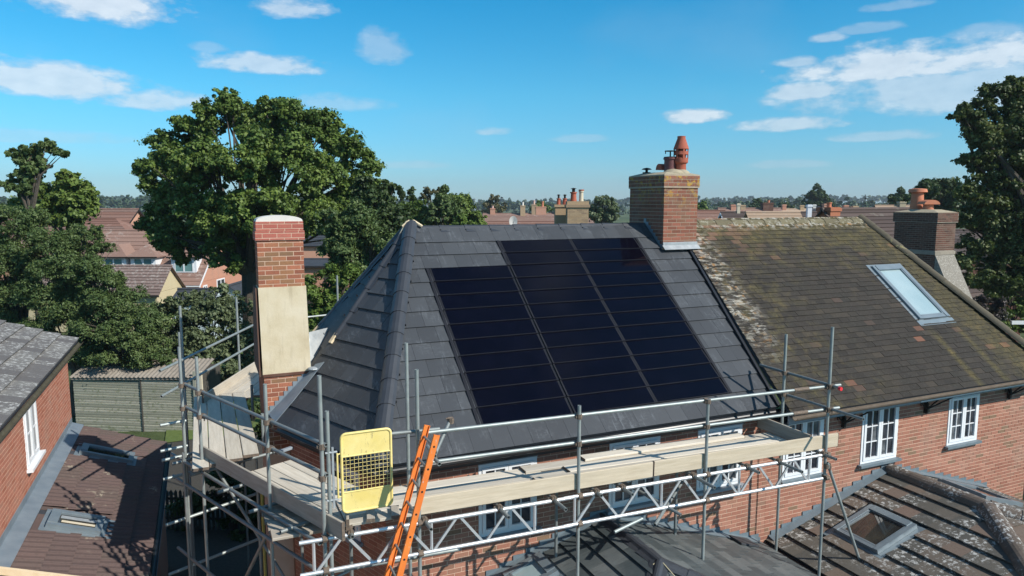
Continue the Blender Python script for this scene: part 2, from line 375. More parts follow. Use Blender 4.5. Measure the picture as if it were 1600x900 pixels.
def ground_mat():
    b = NB('grass_ground'); p = b.pos()
    c = b.ramp(b.noise(p, .02, 5, .6), [(.35, (.045, .065, .022)), (.5, (.10, .13, .05)), (.65, (.17, .17, .08))])
    c = b.mix(b.mask(b.noise(p, 2.5, 6, .7), .3, .7), c, (.05, .07, .025))
    return b.out(c, .95, 0, b.noise(p, 8, 6, .8), 1, .05)
ground_m = ground_mat()
lawn = simple('garden_grass', (.075, .11, .03), (.13, .17, .05), .95, 0, 6, .8)
gravel = simple('yard_gravel', (.045, .042, .036), (.08, .072, .06), .95, 0, 12, .6)
field_m = simple('field_green', (.13, .19, .075), (.16, .22, .09), .95, 0, .05, .3)
asphalt = simple('asphalt', (.045, .047, .05), (.07, .07, .072), .9, 0, 5, .4)
def leaf(name, c1, c2, c3, tr=.25):
    b = NB(name)
    g = b.n('ShaderNodeNewGeometry').outputs['Random Per Island']
    cl = b.noise(b.pos(), .9, 3)
    f = b.math('ADD', b.math('MULTIPLY', g, .55), b.math('MULTIPLY', b.math('SUBTRACT', cl, .28), 1.0), clamp=True)
    c = b.ramp(f, [(0, c1), (.5, c2), (1, c3)])
    b.out(c, .55, 0, None, Specular_IOR_Level=.35)
    t = b.n('ShaderNodeBsdfTranslucent'); b.L.new(b.mix(.5, c, (.10, .16, .02)), t.inputs[0])
    m = b.n('ShaderNodeMixShader'); m.inputs[0].default_value = tr
    b.L.new(b.b.outputs[0], m.inputs[1]); b.L.new(t.outputs[0], m.inputs[2])
    b.L.new(m.outputs[0], b.N['Material Output'].inputs[0])
    return b.m
leaf_oak = leaf('leaves_oak', (.048, .085, .016), (.110, .172, .032), (.22, .28, .058))
leaf_yew = leaf('leaves_conifer', (.046, .080, .024), (.092, .142, .042), (.18, .225, .078))
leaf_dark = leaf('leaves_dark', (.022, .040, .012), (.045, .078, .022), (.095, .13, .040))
leaf_rt = leaf('leaves_dark_gold', (.028, .048, .013), (.070, .100, .027), (.22, .23, .065))
leaf_lite = leaf('leaves_light', (.045, .085, .014), (.10, .16, .025), (.17, .24, .045))
leaf_grey = leaf('leaves_grey_green', (.075, .10, .045), (.125, .16, .075), (.20, .235, .12))
leaf_brown = leaf('leaves_brownish', (.07, .065, .03), (.13, .12, .05), (.20, .17, .09))
leaf_far = leaf('leaves_far', (.030, .055, .028), (.055, .092, .042), (.095, .135, .06), .1)
leaf_purple = leaf('leaves_purple', (.04, .03, .035), (.09, .07, .075), (.14, .12, .11))
bark = simple('bark', (.055, .045, .035), (.12, .10, .08), .95, 0, 12, .6)

# ------------------------------------------------------------------ geometry helpers
COL = sc.collection
WORLD_LOC = {}
def wloc(o):
    v = V((0, 0, 0))
    while o is not None:
        v += o.location; o = o.parent
    return v
def tag(o, label=None, cat=None, group=None, kind=None):
    for k, x in (('label', label), ('category', cat), ('group', group), ('kind', kind)):
        if x: o[k] = x
    return o
def thing(name, loc, label, cat, group=None):
    o = bpy.data.objects.new(name, None); COL.objects.link(o)
    o.location = V(loc); o.empty_display_size = .1
    return tag(o, label, cat, group)
class MB:
    def __init__(s): s.v = []; s.f = []
    def add(s, vs, fs):
        k = len(s.v); s.v += [V(x) for x in vs]; s.f += [tuple(i + k for i in f) for f in fs]; return s
    def poly(s, pts): return s.add(pts, [tuple(range(len(pts)))])
    def box(s, a, b):
        a, b = V(a), V(b)
        return s.obox((a + b) / 2, (abs(b.x - a.x), 0, 0), (0, abs(b.y - a.y), 0), (0, 0, abs(b.z - a.z)))
    def obox(s, c, ex, ey, ez):
        c, ex, ey, ez = V(c), V(ex) / 2, V(ey) / 2, V(ez) / 2
        if ex.cross(ey).dot(ez) < 0: ex = -ex
        vs = [c + ex * i + ey * j + ez * k for k in (-1, 1) for j in (-1, 1) for i in (-1, 1)]
        return s.add(vs, [(0, 2, 3, 1), (4, 5, 7, 6), (0, 1, 5, 4), (2, 6, 7, 3), (0, 4, 6, 2), (1, 3, 7, 5)])
    def prism(s, pts, d):
        pts = [V(p) for p in pts]; d = V(d); n = len(pts)
        nn = (pts[1] - pts[0]).cross(pts[2] - pts[1])
        if nn.dot(d) > 0: pts = pts[::-1]
        return s.add(pts + [p + d for p in pts], [tuple(range(n)), tuple(range(2 * n - 1, n - 1, -1))] +
                     [(i, n + i, n + (i + 1) % n, (i + 1) % n) for i in range(n)])
    def tube(s, a, b, r, n=10, hollow=False, r2=None):
        a, b = V(a), V(b); d = (b - a).normalized(); r2 = r if r2 is None else r2
        x = d.orthogonal().normalized(); y = d.cross(x)
        ring = lambda c, q: [c + (x * cos(2 * pi * i / n) + y * sin(2 * pi * i / n)) * q for i in range(n)]
        vs = ring(a, r) + ring(b, r2); fs = [(i, (i + 1) % n, n + (i + 1) % n, n + i) for i in range(n)]
        if not hollow: fs += [tuple(range(n - 1, -1, -1)), tuple(range(n, 2 * n))]
        else:
            q = r * .78
            vs += ring(a, q) + ring(a + d * .12, q) + ring(b, q) + ring(b - d * .12, q)
            for i in range(n):
                j = (i + 1) % n
                fs += [(j, i, 2 * n + i, 2 * n + j), (2 * n + j, 2 * n + i, 3 * n + i, 3 * n + j), (n + i, n + j, 4 * n + j, 4 * n + i), (4 * n + i, 4 * n + j, 5 * n + j, 5 * n + i)]
            fs += [tuple(3 * n + i for i in range(n - 1, -1, -1)), tuple(5 * n + i for i in range(n))]
        return s.add(vs, fs)
    def sweep(s, pts, rs, n=7):
        pts = [V(p) for p in pts]; k0 = len(s.v); prev = None
        for i, p in enumerate(pts):
            d = (pts[min(i + 1, len(pts) - 1)] - pts[max(i - 1, 0)]).normalized()
            x = d.orthogonal().normalized() if prev is None else (prev - d * prev.dot(d)).normalized()
            prev = x; y = d.cross(x); r = rs[i] if isinstance(rs, (list, tuple)) else rs
            s.v += [p + (x * cos(2 * pi * j / n) + y * sin(2 * pi * j / n)) * r for j in range(n)]
        for i in range(len(pts) - 1):
            for j in range(n):
                a = k0 + i * n + j; b = k0 + i * n + (j + 1) % n
                s.f.append((a, b, b + n, a + n))
        s.f.append(tuple(k0 + j for j in range(n - 1, -1, -1))); s.f.append(tuple(k0 + (len(pts) - 1) * n + j for j in range(n)))
        return s
    def lathe(s, c, prof, n=20, capt=True):
        c = V(c); k0 = len(s.v)
        for r, z in prof: s.v += [c + V((r * cos(2 * pi * j / n), r * sin(2 * pi * j / n), z)) for j in range(n)]
        for i in range(len(prof) - 1):
            for j in range(n):
                a = k0 + i * n + j; b = k0 + i * n + (j + 1) % n
                s.f.append((a, b, b + n, a + n))
        if capt: s.f.append(tuple(k0 + (len(prof) - 1) * n + j for j in range(n)))
        s.f.append(tuple(k0 + j for j in range(n - 1, -1, -1)))
        return s
    def build(s, name, m, parent=None, smooth=False, kind=None, label=None):
        me = bpy.data.meshes.new(name)
        o0 = wloc(parent) if parent else V((0, 0, 0))
        if parent is None and s.v:
            pass
        me.from_pydata([tuple(v - o0) for v in s.v], [], s.f); me.update()
        me.materials.append(m)
        if smooth: me.polygons.foreach_set('use_smooth', [True] * len(me.polygons))
        o = bpy.data.objects.new(name, me); COL.objects.link(o)
        if parent: o.parent = parent
        if kind: o['kind'] = kind
        if label: o['label'] = label
        return o
def smooth_angle(o, a=40):
    me = o.data; me.polygons.foreach_set('use_smooth', [True] * len(me.polygons))
    try: me.set_sharp_from_angle(angle=radians(a))
    except Exception: pass
    return o
def score(p, size):
    d = V(p) - C0; z = d.dot(FW)
    if z < .2: return 0
    u, v = 800 + FPX * d.dot(RT) / z, 450 - FPX * d.dot(UP) / z
    if not (-20 < u < 1620 and -20 < v < 920): return 0
    return size / z
SHARED = {}
class Pieces:
    """alike pieces of one part: the ones that show largest are objects of their own, the rest one joined mesh"""
    def __init__(s, name, m, parent, limit=290): s.name, s.m, s.p, s.limit, s.items = name, m, parent, limit, []
    def add(s, vs, fs, size, key=None, M=None):
        """vs local to M when M is given (shared mesh, key), else in world"""
        c = M.translation if M is not None else sum(vs, V((0, 0, 0))) / len(vs)
        s.items.append((score(c, size), vs, fs, key, M, c))
    def finish(s, hidden=None):
        items = sorted(s.items, key=lambda t: -t[0])
        if hidden: items = [t for t in items if not hidden(t[5])] + [t for t in items if hidden(t[5])]
        o0 = wloc(s.p)
        joined = MB()
        for i, (q, vs, fs, key, M, c) in enumerate(items):
            if i < s.limit and q > 0:
                if key is not None:
                    kk = (key, s.m.name)
                    me = SHARED.get(kk)
                    if me is None:
                        me = bpy.data.meshes.new(s.name); me.from_pydata([tuple(v) for v in vs], [], fs); me.materials.append(s.m); SHARED[kk] = me
                    o = bpy.data.objects.new(s.name, me); o.matrix_local = Matrix.Translation(-o0) @ M
                else:
                    me = bpy.data.meshes.new(s.name); me.from_pydata([tuple(v - c) for v in vs], [], fs); me.materials.append(s.m)
                    o = bpy.data.objects.new(s.name, me); o.location = c - o0
                COL.objects.link(o); o.parent = s.p
            else:
                joined.add([M @ v for v in vs] if M is not None else vs, fs)
        if joined.v: joined.build(s.name + '_field', s.m, s.p, kind='stuff')
CUBE = MB().box((-.5, -.5, -.5), (.5, .5, .5))
def unit_box(P, c, ex, ey, ez):
    M = Matrix((( ex[0], ey[0], ez[0], c[0]), (ex[1], ey[1], ez[1], c[1]), (ex[2], ey[2], ez[2], c[2]), (0, 0, 0, 1)))
    P.add(CUBE.v, CUBE.f, max(V(ex).length, V(ez).length), 'unit', M)

def brick_face(P, O, U, Nn, w, z0, z1, holes=(), inside=None, bl=.215, bh=.064, j=.0115, phase=0, proud=.004):
    """bricks in stretcher bond on the face through O along U, outward normal Nn; z from O.z"""
    O, U, Nn = V(O), V(U).normalized(), V(Nn).normalized()
    k0, k1 = int(math.floor(z0 / (bh + j))), int(math.ceil(z1 / (bh + j)))
    for k in range(k0, k1):
        a, b = max(z0, k * (bh + j)), min(z1, k * (bh + j) + bh)
        if b - a < .02: continue
        x = -((k + phase) % 2) * (bl + j) / 2
        while x < w:
            segs = [(max(0, x), min(w, x + bl))]
            for (h0, h1, g0, g1) in holes:
                if b > g0 + .01 and a < g1 - .01:
                    ns = []
                    for (p, q) in segs:
                        if q <= h0 or p >= h1: ns.append((p, q)); continue
                        if p < h0 - .03: ns.append((p, h0))
                        if q > h1 + .03: ns.append((h1, q))
                    segs = ns
            for (p, q) in segs:
                if q - p < .03: continue
                if inside and not inside((p + q) / 2, (a + b) / 2): continue
                dn = proud + random.uniform(-.0012, .0015)
                c = O + U * ((p + q) / 2) + V((0, 0, (a + b) / 2)) + Nn * (dn - .009)
                unit_box(P, c, U * (q - p), Nn * .018, V((0, 0, b - a)))
            x += bl + j

def clip(poly, a, b, c):
    """keep a*u+b*v<=c"""
    out = []
    for i in range(len(poly)):
        p, q = poly[i], poly[(i + 1) % len(poly)]
        dp, dq = a * p[0] + b * p[1] - c, a * q[0] + b * q[1] - c
        if dp <= 0: out.append(p)
        if (dp < 0 < dq) or (dq < 0 < dp):
            t = dp / (dp - dq); out.append((p[0] + (q[0] - p[0]) * t, p[1] + (q[1] - p[1]) * t))
    return out
def area(poly): return abs(sum(poly[i][0] * poly[(i + 1) % len(poly)][1] - poly[(i + 1) % len(poly)][0] * poly[i][1] for i in range(len(poly)))) / 2 if len(poly) > 2 else 0
def clip_region(poly, region):
    n = len(region)
    for i in range(n):
        (x1, y1), (x2, y2) = region[i], region[(i + 1) % n]
        a, b = (y2 - y1), -(x2 - x1)
        poly = clip(poly, a, b, a * x1 + b * y1)      # region counter-clockwise
        if len(poly) < 3: return []
    return poly
def tiles(P, O, U, Vd, region, tw, g, t=.008, a=.016, b=.004, ov=.035, gap=.003, holes=(), rows=None, phase=0, jit=.0, bond=.5, profile=None):
    """tiles laid in courses on the plane O + u*U + v*Vd; region is a counter-clockwise polygon in (u, v)"""
    O, U, Vd = V(O), V(U).normalized(), V(Vd).normalized(); Nn = U.cross(Vd).normalized()
    u0, u1 = min(p[0] for p in region), max(p[0] for p in region); v1 = max(p[1] for p in region); v0 = min(p[1] for p in region)
    if rows is None:
        rows = []; v = v0
        while v < v1 - .02: rows.append((v, v + g)); v += g
    for k, (ra, rb) in enumerate(rows):
        x = u0 - tw + (((k + phase) % 2) * bond) * tw - (u0 % tw)
        while x < u1:
            full = [(x + gap / 2, ra), (x + tw - gap / 2, ra), (x + tw - gap / 2, rb + ov), (x + gap / 2, rb + ov)]
            pl = clip_region(full, region)
            for (h0, h1, g0, g1) in holes:
                if len(pl) < 3: break
                c_ = [clip(pl, 1, 0, h0), clip(pl, -1, 0, -h1), clip(pl, 0, 1, g0), clip(pl, 0, -1, -g1)]
                if all(area(q) < area(pl) - 1e-7 for q in c_): pl = max(c_, key=area)
            A = area(pl)
            if A > area(full) * .04:
                whole = abs(A - area(full)) < 1e-6
                ja = a + random.uniform(0, jit); jb = b
                hh = lambda v_: ja + (jb - ja) * (v_ - ra) / (rb + ov - ra)
                if profile and A > area(full) * .55:
                    M = Matrix.Translation(O + U * x + Vd * ra) @ Matrix((U, Vd, Nn)).transposed().to_4x4()
                    vs, fs = profile
                    P.add(vs, fs, max(tw, g), ('prof', P.name, round(tw, 3), round(g, 3)), M)
                elif whole:
                    M = Matrix.Translation(O + U * x + Vd * ra + Nn * (ja - a)) @ Matrix((U, Vd, Nn)).transposed().to_4x4()
                    hb = lambda v_: a + (b - a) * (v_) / (rb + ov - ra)
                    loc = [V((p[0] - x, p[1] - ra, hb(p[1] - ra) - t)) for p in full] + [V((p[0] - x, p[1] - ra, hb(p[1] - ra))) for p in full]
                    P.add(loc, [(3, 2, 1, 0), (4, 5, 6, 7), (0, 1, 5, 4), (1, 2, 6, 5), (2, 3, 7, 6), (3, 0, 4, 7)], max(tw, g), ('tile', P.name, round(tw, 3), round(rb - ra, 3), round(a, 3)), M)
                else:
                    n = len(pl)
                    vs = [O + U * p[0] + Vd * p[1] + Nn * (hh(p[1]) - t) for p in pl] + [O + U * p[0] + Vd * p[1] + Nn * hh(p[1]) for p in pl]
                    fs = [tuple(range(n - 1, -1, -1)), tuple(range(n, 2 * n))] + [(i, (i + 1) % n, n + (i + 1) % n, n + i) for i in range(n)]
                    P.add(vs, fs, max(tw, g) * .8)
            x += tw
def deck_plane(O, U, Vd, region, th, name, m, parent, off=-.004):
    O, U, Vd = V(O), V(U).normalized(), V(Vd).normalized(); Nn = U.cross(Vd).normalized()
    return MB().prism([O + U * p[0] + Vd * p[1] + Nn * off for p in region], -Nn * th).build(name, m, parent)

def ridge_run(P, a, b, up, r, ln, n=8, ang=pi * .92, th=.018, step=.012, flat=None):
    """cover tiles laid end to end from a to b, each one a bent shell lapping the one before"""
    a, b, up = V(a), V(b), V(up).normalized(); d = (b - a); T = d.length; d.normalize(); side = d.cross(up).normalized(); up = side.cross(d)
    k = max(1, round(T / ln)); l = T / k
    for i in range(k):
        p, q = a + d * (l * i), a + d * (l * (i + 1) + .03)
        vs = []
        for (c, rr) in ((p, r + step), (q, r)):
            for s_ in (0, th):
                for j in range(n + 1):
                    t_ = -ang / 2 + ang * j / n
                    if flat: # angular ridge: two flats and a small crown
                        w = r * (j / n * 2 - 1) * 1.15
                        h = -abs(w) * flat + (.02 if abs(w) < .3 * r else 0)
                        vs.append(c + side * w * ((rr - s_) / r) + up * (h - s_ + (rr - r)))
                    else: vs.append(c + (side * sin(t_) + up * cos(t_)) * (rr - s_) - up * r * .35)
        m = n + 1; fs = []
        for j in range(n):
            o1, i1, o2, i2 = j, m + j, 2 * m + j, 3 * m + j
            fs += [(o1, o2, o2 + 1, o1 + 1), (i1, i1 + 1, i2 + 1, i2), (o1, o1 + 1, i1 + 1, i1), (o2, i2, i2 + 1, o2 + 1)]
        fs += [(0, m, 3 * m, 2 * m), (n, 2 * m + n, 3 * m + n, m + n)]
        P.add(vs, fs, l)

def window(parent, O, U, Nn, w, h, leaves=2, cols=2, rows=3, frame=None, pane=None, sill=None, Z=(0, 0, 1), head=None, name='window', bars=True, depth=.05):
    """casement window; O lower left corner on the wall face"""
    frame = frame or white_pvc; pane = pane or glass_dark
    O, U, Nn, Z = V(O), V(U).normalized(), V(Nn).normalized(), V(Z).normalized()
    f = MB(); rel = []
    def bar(u0, u1, z0, z1, d0, d1): f.obox(O + U * (u0 + u1) / 2 + Z * (z0 + z1) / 2 + Nn * (d0 + d1) / 2, U * (u1 - u0), Nn * (d1 - d0), Z * (z1 - z0))
    e = min(.055, w * .07)
    bar(0, w, 0, e, -.04, .012); bar(0, w, h - e, h, -.04, .012); bar(0, e, e, h - e, -.04, .012); bar(w - e, w, e, h - e, -.04, .012)
    lw = (w - 2 * e) / leaves; panes = []
    for i in range(leaves):
        a = e + i * lw + .003; b = e + (i + 1) * lw - .003; s = e * .95
        bar(a, b, e + .003, e + s, -.03, .026); bar(a, b, h - e - s, h - e - .003, -.03, .026)
        bar(a, a + s, e + s, h - e - s, -.03, .026); bar(b - s, b, e + s, h - e - s, -.03, .026)
        pw, ph = (b - a - 2 * s) / cols, (h - 2 * e - 2 * s) / rows
        for c in range(1, cols): bar(a + s + c * pw - .009, a + s + c * pw + .009, e + s, h - e - s, -.02, .012)
        for r in range(1, rows):
            for c in range(cols):
                bar(a + s + c * pw + .0095, a + s + (c + 1) * pw - .0095, e + s + r * ph - .009, e + s + r * ph + .009, -.02, .011)
        for c in range(cols):
            for r in range(rows): panes.append((a + s + c * pw, a + s + (c + 1) * pw, e + s + r * ph, e + s + (r + 1) * ph))
    root = f.build(name, frame, parent)
    for (a, b, c, d) in panes:
        tl = random.uniform(-.006, .006)
        g = MB().obox(O + U * (a + b) / 2 + Z * (c + d) / 2 - Nn * .012, U * (b - a) + Nn * tl, Nn * .006, Z * (d - c) + Nn * tl * .7)
        g.build('pane', glass_mid if (pane is glass_dark and random.random() < .28) else pane, root)
    if sill: MB().obox(O + U * w / 2 - Z * .03 + Nn * .04, U * (w + .12), Nn * .11, Z * .05).build('sill', sill, root)
    if head: MB().obox(O + U * w / 2 + Z * (h + .035) + Nn * .012, U * (w + .02), Nn * .03, Z * .062).build('head_flashing', head, root)
    return root

def roof_window(parent, O, U, Vd, w, h, pane, blind=None, frame=None, name='roof_window', lift=.07):
    """O lower-left corner on the roof plane"""
    O, U, Vd = V(O), V(U).normalized(), V(Vd).normalized(); Nn = U.cross(Vd).normalized(); frame = frame or skyl_frame
    def ob(u0, u1, v0, v1, n0, n1): return (O + U * (u0 + u1) / 2 + Vd * (v0 + v1) / 2 + Nn * (n0 + n1) / 2, U * (u1 - u0), Vd * (v1 - v0), Nn * (n1 - n0))
    f = MB(); e = min(.085, w * .14)
    for q in ((0, e, 0, h), (w - e, w, 0, h)): f.obox(*ob(*q, -.02, lift))
    f.obox(*ob(e, w - e, 0, e * .9, -.02, lift - .012)); f.obox(*ob(e, w - e, h - e * 1.7, h, -.02, lift + .012))
    r = f.build(name, frame, parent)
    MB().obox(*ob(e * .95, w - e * .95, e * .85, h - e * 1.6, lift - .05, lift - .035)).build('pane', pane, r)
    s = MB()
    s.obox(*ob(e, e + .03, e, h - e * 1.7, lift - .036, lift - .008)); s.obox(*ob(w - e - .03, w - e, e, h - e * 1.7, lift - .036, lift - .008))
    s.obox(*ob(e + .03, w - e - .03, e * .9, e * .9 + .03, lift - .036, lift - .008))
    s.build('sash_frame', frame, r)
    MB().obox(*ob(-.10, w + .10, -.17, -.004, -.006, .022)).build('apron_flashing', lead_blue, r)
    fl = MB(); fl.obox(*ob(-.10, -.004, 0, h + .08, -.006, .024)); fl.obox(*ob(w + .004, w + .10, 0, h + .08, -.006, .024)); fl.obox(*ob(-.004, w + .004, h + .004, h + .08, -.006, .02))
    fl.build('side_flashing', frame, r)
    if blind: MB().obox(*ob(e + .06, w - e - .06, e + .1, h - e * 2.4, lift - .034, lift - .028)).build('blind', blind, r)
    return r

def stepped_flashing(parent, xs, zf, y, m, bh=.0755, side=1):
    """lead steps up the wall at y facing -Y following zf(x); each piece one step"""
    f = MB()
    x0, x1 = xs; x = x0
    while x < x1:
        z = zf(x); zt = math.ceil((z + .10) / bh) * bh
        # width until next course change
        x2 = x
        while x2 < x1 and math.ceil((zf(x2) + .10) / bh) * bh == zt: x2 += .01
        x2 = min(x2, x1)
        zl = min(zf(x), zf(x2)) - .03
        f.box((x, y - .012, zl), (x2 - .002, y + .004, zt))
        x = x2
    return f.build('stepped_flashing', m, parent)

# ------------------------------------------------------------------ ground
g_ = MB(); R0 = 4500
g_.add([(x, y, -.05) for x, y in ((-R0, -R0), (R0, -R0), (R0, R0), (-R0, R0))], [(0, 1, 2, 3)])
g_.build('ground', ground_m, kind='structure')
def sheet(name, pts, z, m): MB().poly([(x, y, z) for x, y in pts]).build(name, m, kind='structure')
sheet('yard', [(-9, -6), (18, -6), (18, 17.5), (8, 28.15), (-9, 28.15)], .0, gravel)
sheet('garden_lawn', [(-1.6, 28.2), (3, 28.2), (8, 44), (-1.6, 44)], .004, lawn)
fp = [at(150, 333, 520), at(290, 333, 520), at(330, 324, 900), at(120, 324, 900)]
MB().poly([(p.x, p.y, .0) for p in (at(60, 334, 500), at(420, 334, 500), at(420, 321, 1800), at(60, 321, 1800))]).build('field', field_m, kind='structure')

# ------------------------------------------------------------------ wall with openings
def wall_slab(parent, O, U, Nn, w, z0, z1, holes, m, thick=.22, name='wall'):
    O, U, Nn = V(O), V(U).normalized(), V(Nn).normalized(); b = MB()
    xs = sorted({0, w} | {h[0] for h in holes} | {h[1] for h in holes})
    for a, c in zip(xs, xs[1:]):
        hs = sorted([(h[2], h[3]) for h in holes if h[0] < (a + c) / 2 < h[1]])
        z = z0
        for (p, q) in hs + [(z1, z1)]:
            if p > z: b.obox(O + U * (a + c) / 2 + V((0, 0, (z + p) / 2)) - Nn * thick / 2, U * (c - a), Nn * thick, V((0, 0, p - z)))
            z = q
    return b.build(name, m, parent)
def gutter(parent, a, b, r, m, name='gutter', out=(0, -1, 0)):
    a, b, o = V(a), V(b), V(out); n = 8; f = MB(); vs = []
    for c in (a, b):
        for q in (r, r * .86):
            for j in range(n + 1):
                t = pi * j / n
                vs.append(c + o * (cos(t) * q) - V((0, 0, sin(t) * q)))
    m_ = n + 1; fs = []
    for j in range(n):
        fs += [(j, j + 1, 2 * m_ + j + 1, 2 * m_ + j), (m_ + j, 3 * m_ + j, 3 * m_ + j + 1, m_ + j + 1), (j, m_ + j, m_ + j + 1, j + 1), (2 * m_ + j, 2 * m_ + j + 1, 3 * m_ + j + 1, 3 * m_ + j)]
    fs += [(0, 2 * m_, 3 * m_, m_), (n, m_ + n, 3 * m_ + n, 2 * m_ + n)]
    f.add(vs, fs); return f.build(name, m, parent)

# ================================================================== MAIN HOUSE
WY = 9.45
main = thing('house', (5.6, 13, 0), 'red brick house under a new dark slate roof with built-in solar panels', 'house')
AP = V((3.62, 13.0, 8.35)); EZ = 5.2
c1, c2, c3, c4 = V((2.05, 9.25, EZ)), V((.99, 11.76, EZ)), V((.99, 14.24, EZ)), V((2.05, 16.75, EZ))
# walls
wins_main = [(3.60, 4.56, 3.80, 4.93), (5.86, 6.84, 3.84, 4.95), (7.62, 8.58, 3.84, 4.92)]
H_ = [(a - 2.2, b - 2.2, c, d) for a, b, c, d in wins_main]
wall_slab(main, (2.2, WY, 0), (1, 0, 0), (0, -1, 0), 7.0, 0, 5.08, H_, mortar)
Pb = Pieces('brick', brick_red, main, 120)
brick_face(Pb, (2.2, WY, 0), (1, 0, 0), (0, -1, 0), 7.0, 2.2, 5.05, [(a - .005, b + .005, c - .06, d + .07) for a, b, c, d in H_])
w1, w2, w3, w4, w5 = V((2.2, 9.45, 0)), V((1.2, 11.83, 0)), V((1.2, 14.17, 0)), V((2.2, 16.5, 0)), V((9.2, 16.5, 0))
u2 = (w1 - w2).normalized(); n2v = V((u2.y, -u2.x, 0))
F2H = [(1.15, 1.95, 3.8, 4.85)]
wall_slab(main, w2, u2, n2v, (w1 - w2).length - .003, 0, 5.08, F2H, mortar)
brick_face(Pb, w2, u2, n2v, (w1 - w2).length, 1.5, 5.05, [(a - .005, b + .005, c - .06, d + .03) for a, b, c, d in F2H])
Pb.finish()
for a, b in ((w3, w2), (w4, w3), (w5, w4)):
    u_ = (b - a).normalized(); wall_slab(main, a + u_ * .002, u_, V((u_.y, -u_.x, 0)), (b - a).length - .004, 0, 5.08, [], brick_red)
for a, b, c, d in wins_main: window(main, (a, WY - .004, c), (1, 0, 0), (0, -1, 0), b - a, d - c, sill=grey_paint, head=grey_paint)
window(main, w2 + u2 * 1.15 + V((0, 0, 3.8)) + n2v * .004, u2, n2v, .8, 1.05, sill=grey_paint)
# roof planes
def up_in(O, U, apex):
    d = apex - O; d = d - U * d.dot(U); return d.normalized()
UX = V((1, 0, 0)); VS = V((0, cos(radians(40)), sin(radians(40)))); O1 = V((0, 9.25, EZ))
rows = [(0, .40)] + [(.40 + .335 * k, .40 + .335 * (k + 1)) for k in range(12)] + [(4.42, 4.86)]
reg = [(2.05, 0), (9.16, 0), (9.56, 4.9), (3.62, 4.9)]
holes = [(3.70, 5.27, .40, 3.75), (5.27, 8.37, .40, 4.42), (8.84, 9.9, 4.06, 5.2)]
deck_plane(O1, UX, VS, reg, .06, 'roof_deck', felt, main, -.002)
Ps = Pieces('slate', slate_new, main, 280)
tiles(Ps, O1, UX, VS, reg, .315, .335, t=.012, a=.028, b=.006, holes=holes, rows=rows, jit=.003)
U2 = (c1 - c2).normalized(); V2 = up_in(c2, U2, AP); L2 = (c1 - c2).length; ap2 = ((AP - c2).dot(U2), (AP - c2).dot(V2))
reg2 = [(-.12, 0), (L2, 0), ap2]
deck_plane(c2, U2, V2, reg2, .06, 'roof_deck', lead, main, .004)
rows2 = [(0, .36)] + [(.36 + .335 * k, .36 + .335 * (k + 1)) for k in range(14)]
tiles(Ps, c2, U2, V2, reg2, .315, .335, t=.012, a=.036, b=.008, rows=rows2, jit=.003, gap=.006)
U3 = (c2 - c3).normalized(); V3 = up_in(c3, U3, AP); ap3 = ((AP - c3).dot(U3), (AP - c3).dot(V3))
reg3 = [(0, 0), ((c2 - c3).length, 0), ap3]
deck_plane(c3, U3, V3, reg3, .06, 'roof_deck', felt, main, -.002)
tiles(Ps, c3, U3, V3, reg3, .315, .335, t=.012, a=.034, b=.008, rows=rows2)
Ps.finish()
U4 = (c3 - c4).normalized(); V4 = up_in(c4, U4, AP)
deck_plane(c4, U4, V4, [(0, 0), ((c3 - c4).length, 0), ((AP - c4).dot(U4), (AP - c4).dot(V4))], .06, 'roof_slope', slate_new, main, .01)
deck_plane(V((0, 16.75, EZ)), -UX, V((0, -cos(radians(40)), sin(radians(40)))), [(-9.4, 0), (-2.05, 0), (-3.62, 4.9), (-9.4, 4.9)], .06, 'roof_slope', slate_new, main, .01)
# solar panels: lower edge raised over the course below
N1 = UX.cross(VS)
cols = [(3.70, 5.25, 10), (5.27, 6.82, 12), (6.82, 8.36, 12)]
for (xa, xb, nr) in cols:
    for k in range(nr):
        va = .40 + .335 * k; vb = va + .335 + .02
        A, B = O1 + UX * xa + VS * va + N1 * .034, O1 + UX * xa + VS * vb + N1 * .016
        sl_ = (B - A).normalized(); nn_ = UX.cross(sl_)
        w_ = xb - xa - .006; l_ = (B - A).length
        fr = MB()
        cen = A + UX * (w_ / 2 + .003) + sl_ * l_ / 2
        fr.obox(cen - nn_ * .011, UX * w_, sl_ * l_, nn_ * .022)
        fr.obox(A + UX * (w_ / 2 + .003) + sl_ * .005 + nn_ * .003, UX * w_, sl_ * .010, nn_ * .006)
        pr_ = fr.build('solar_panel', pv_frame, main)
        MB().obox(cen + sl_ * .004 + nn_ * .0015, UX * (w_ - .064), sl_ * (l_ - .022), nn_ * .003).build('glass', glass_pv, pr_)
# side trims of the array
for (x_, va, vb) in ((3.66, .40, 3.75), (5.235, 3.75, 4.42), (8.385, .40, 4.42)):
    MB().obox(O1 + UX * x_ + VS * (va + vb) / 2 + N1 * .022, UX * .05, VS * (vb - va), N1 * .03).build('array_edge_trim', pv_frame, main)
# ridge and hip covers
Pr = Pieces('ridge_tile', tile_cap, main, 200)
ridge_run(Pr, (3.66, 13.0, 8.335), (8.80, 13.0, 8.335), (0, 0, 1), .125, .52, flat=.72)
hipup = lambda n_a, n_b: (n_a + n_b).normalized()
Nf2, Nf3 = U2.cross(V2), U3.cross(V3)
ridge_run(Pr, c1 + V((.03, .05, .05)), AP + V((0, 0, .035)), hipup(N1, Nf2), .14, .47, n=6, ang=pi * .75)
q2 = AP.lerp(c2, .60)
ridge_run(Pr, q2 + V((0, 0, .05)), AP + V((-.05, 0, .05)), hipup(Nf3, Nf2), .10, .47, flat=.4)
q3 = AP.lerp(c3, .62)
ridge_run(Pr, q3 + V((0, 0, .05)), AP + V((-.08, .06, .03)), hipup(Nf3, U4.cross(V4)), .10, .47, flat=.4)
Pr.finish()
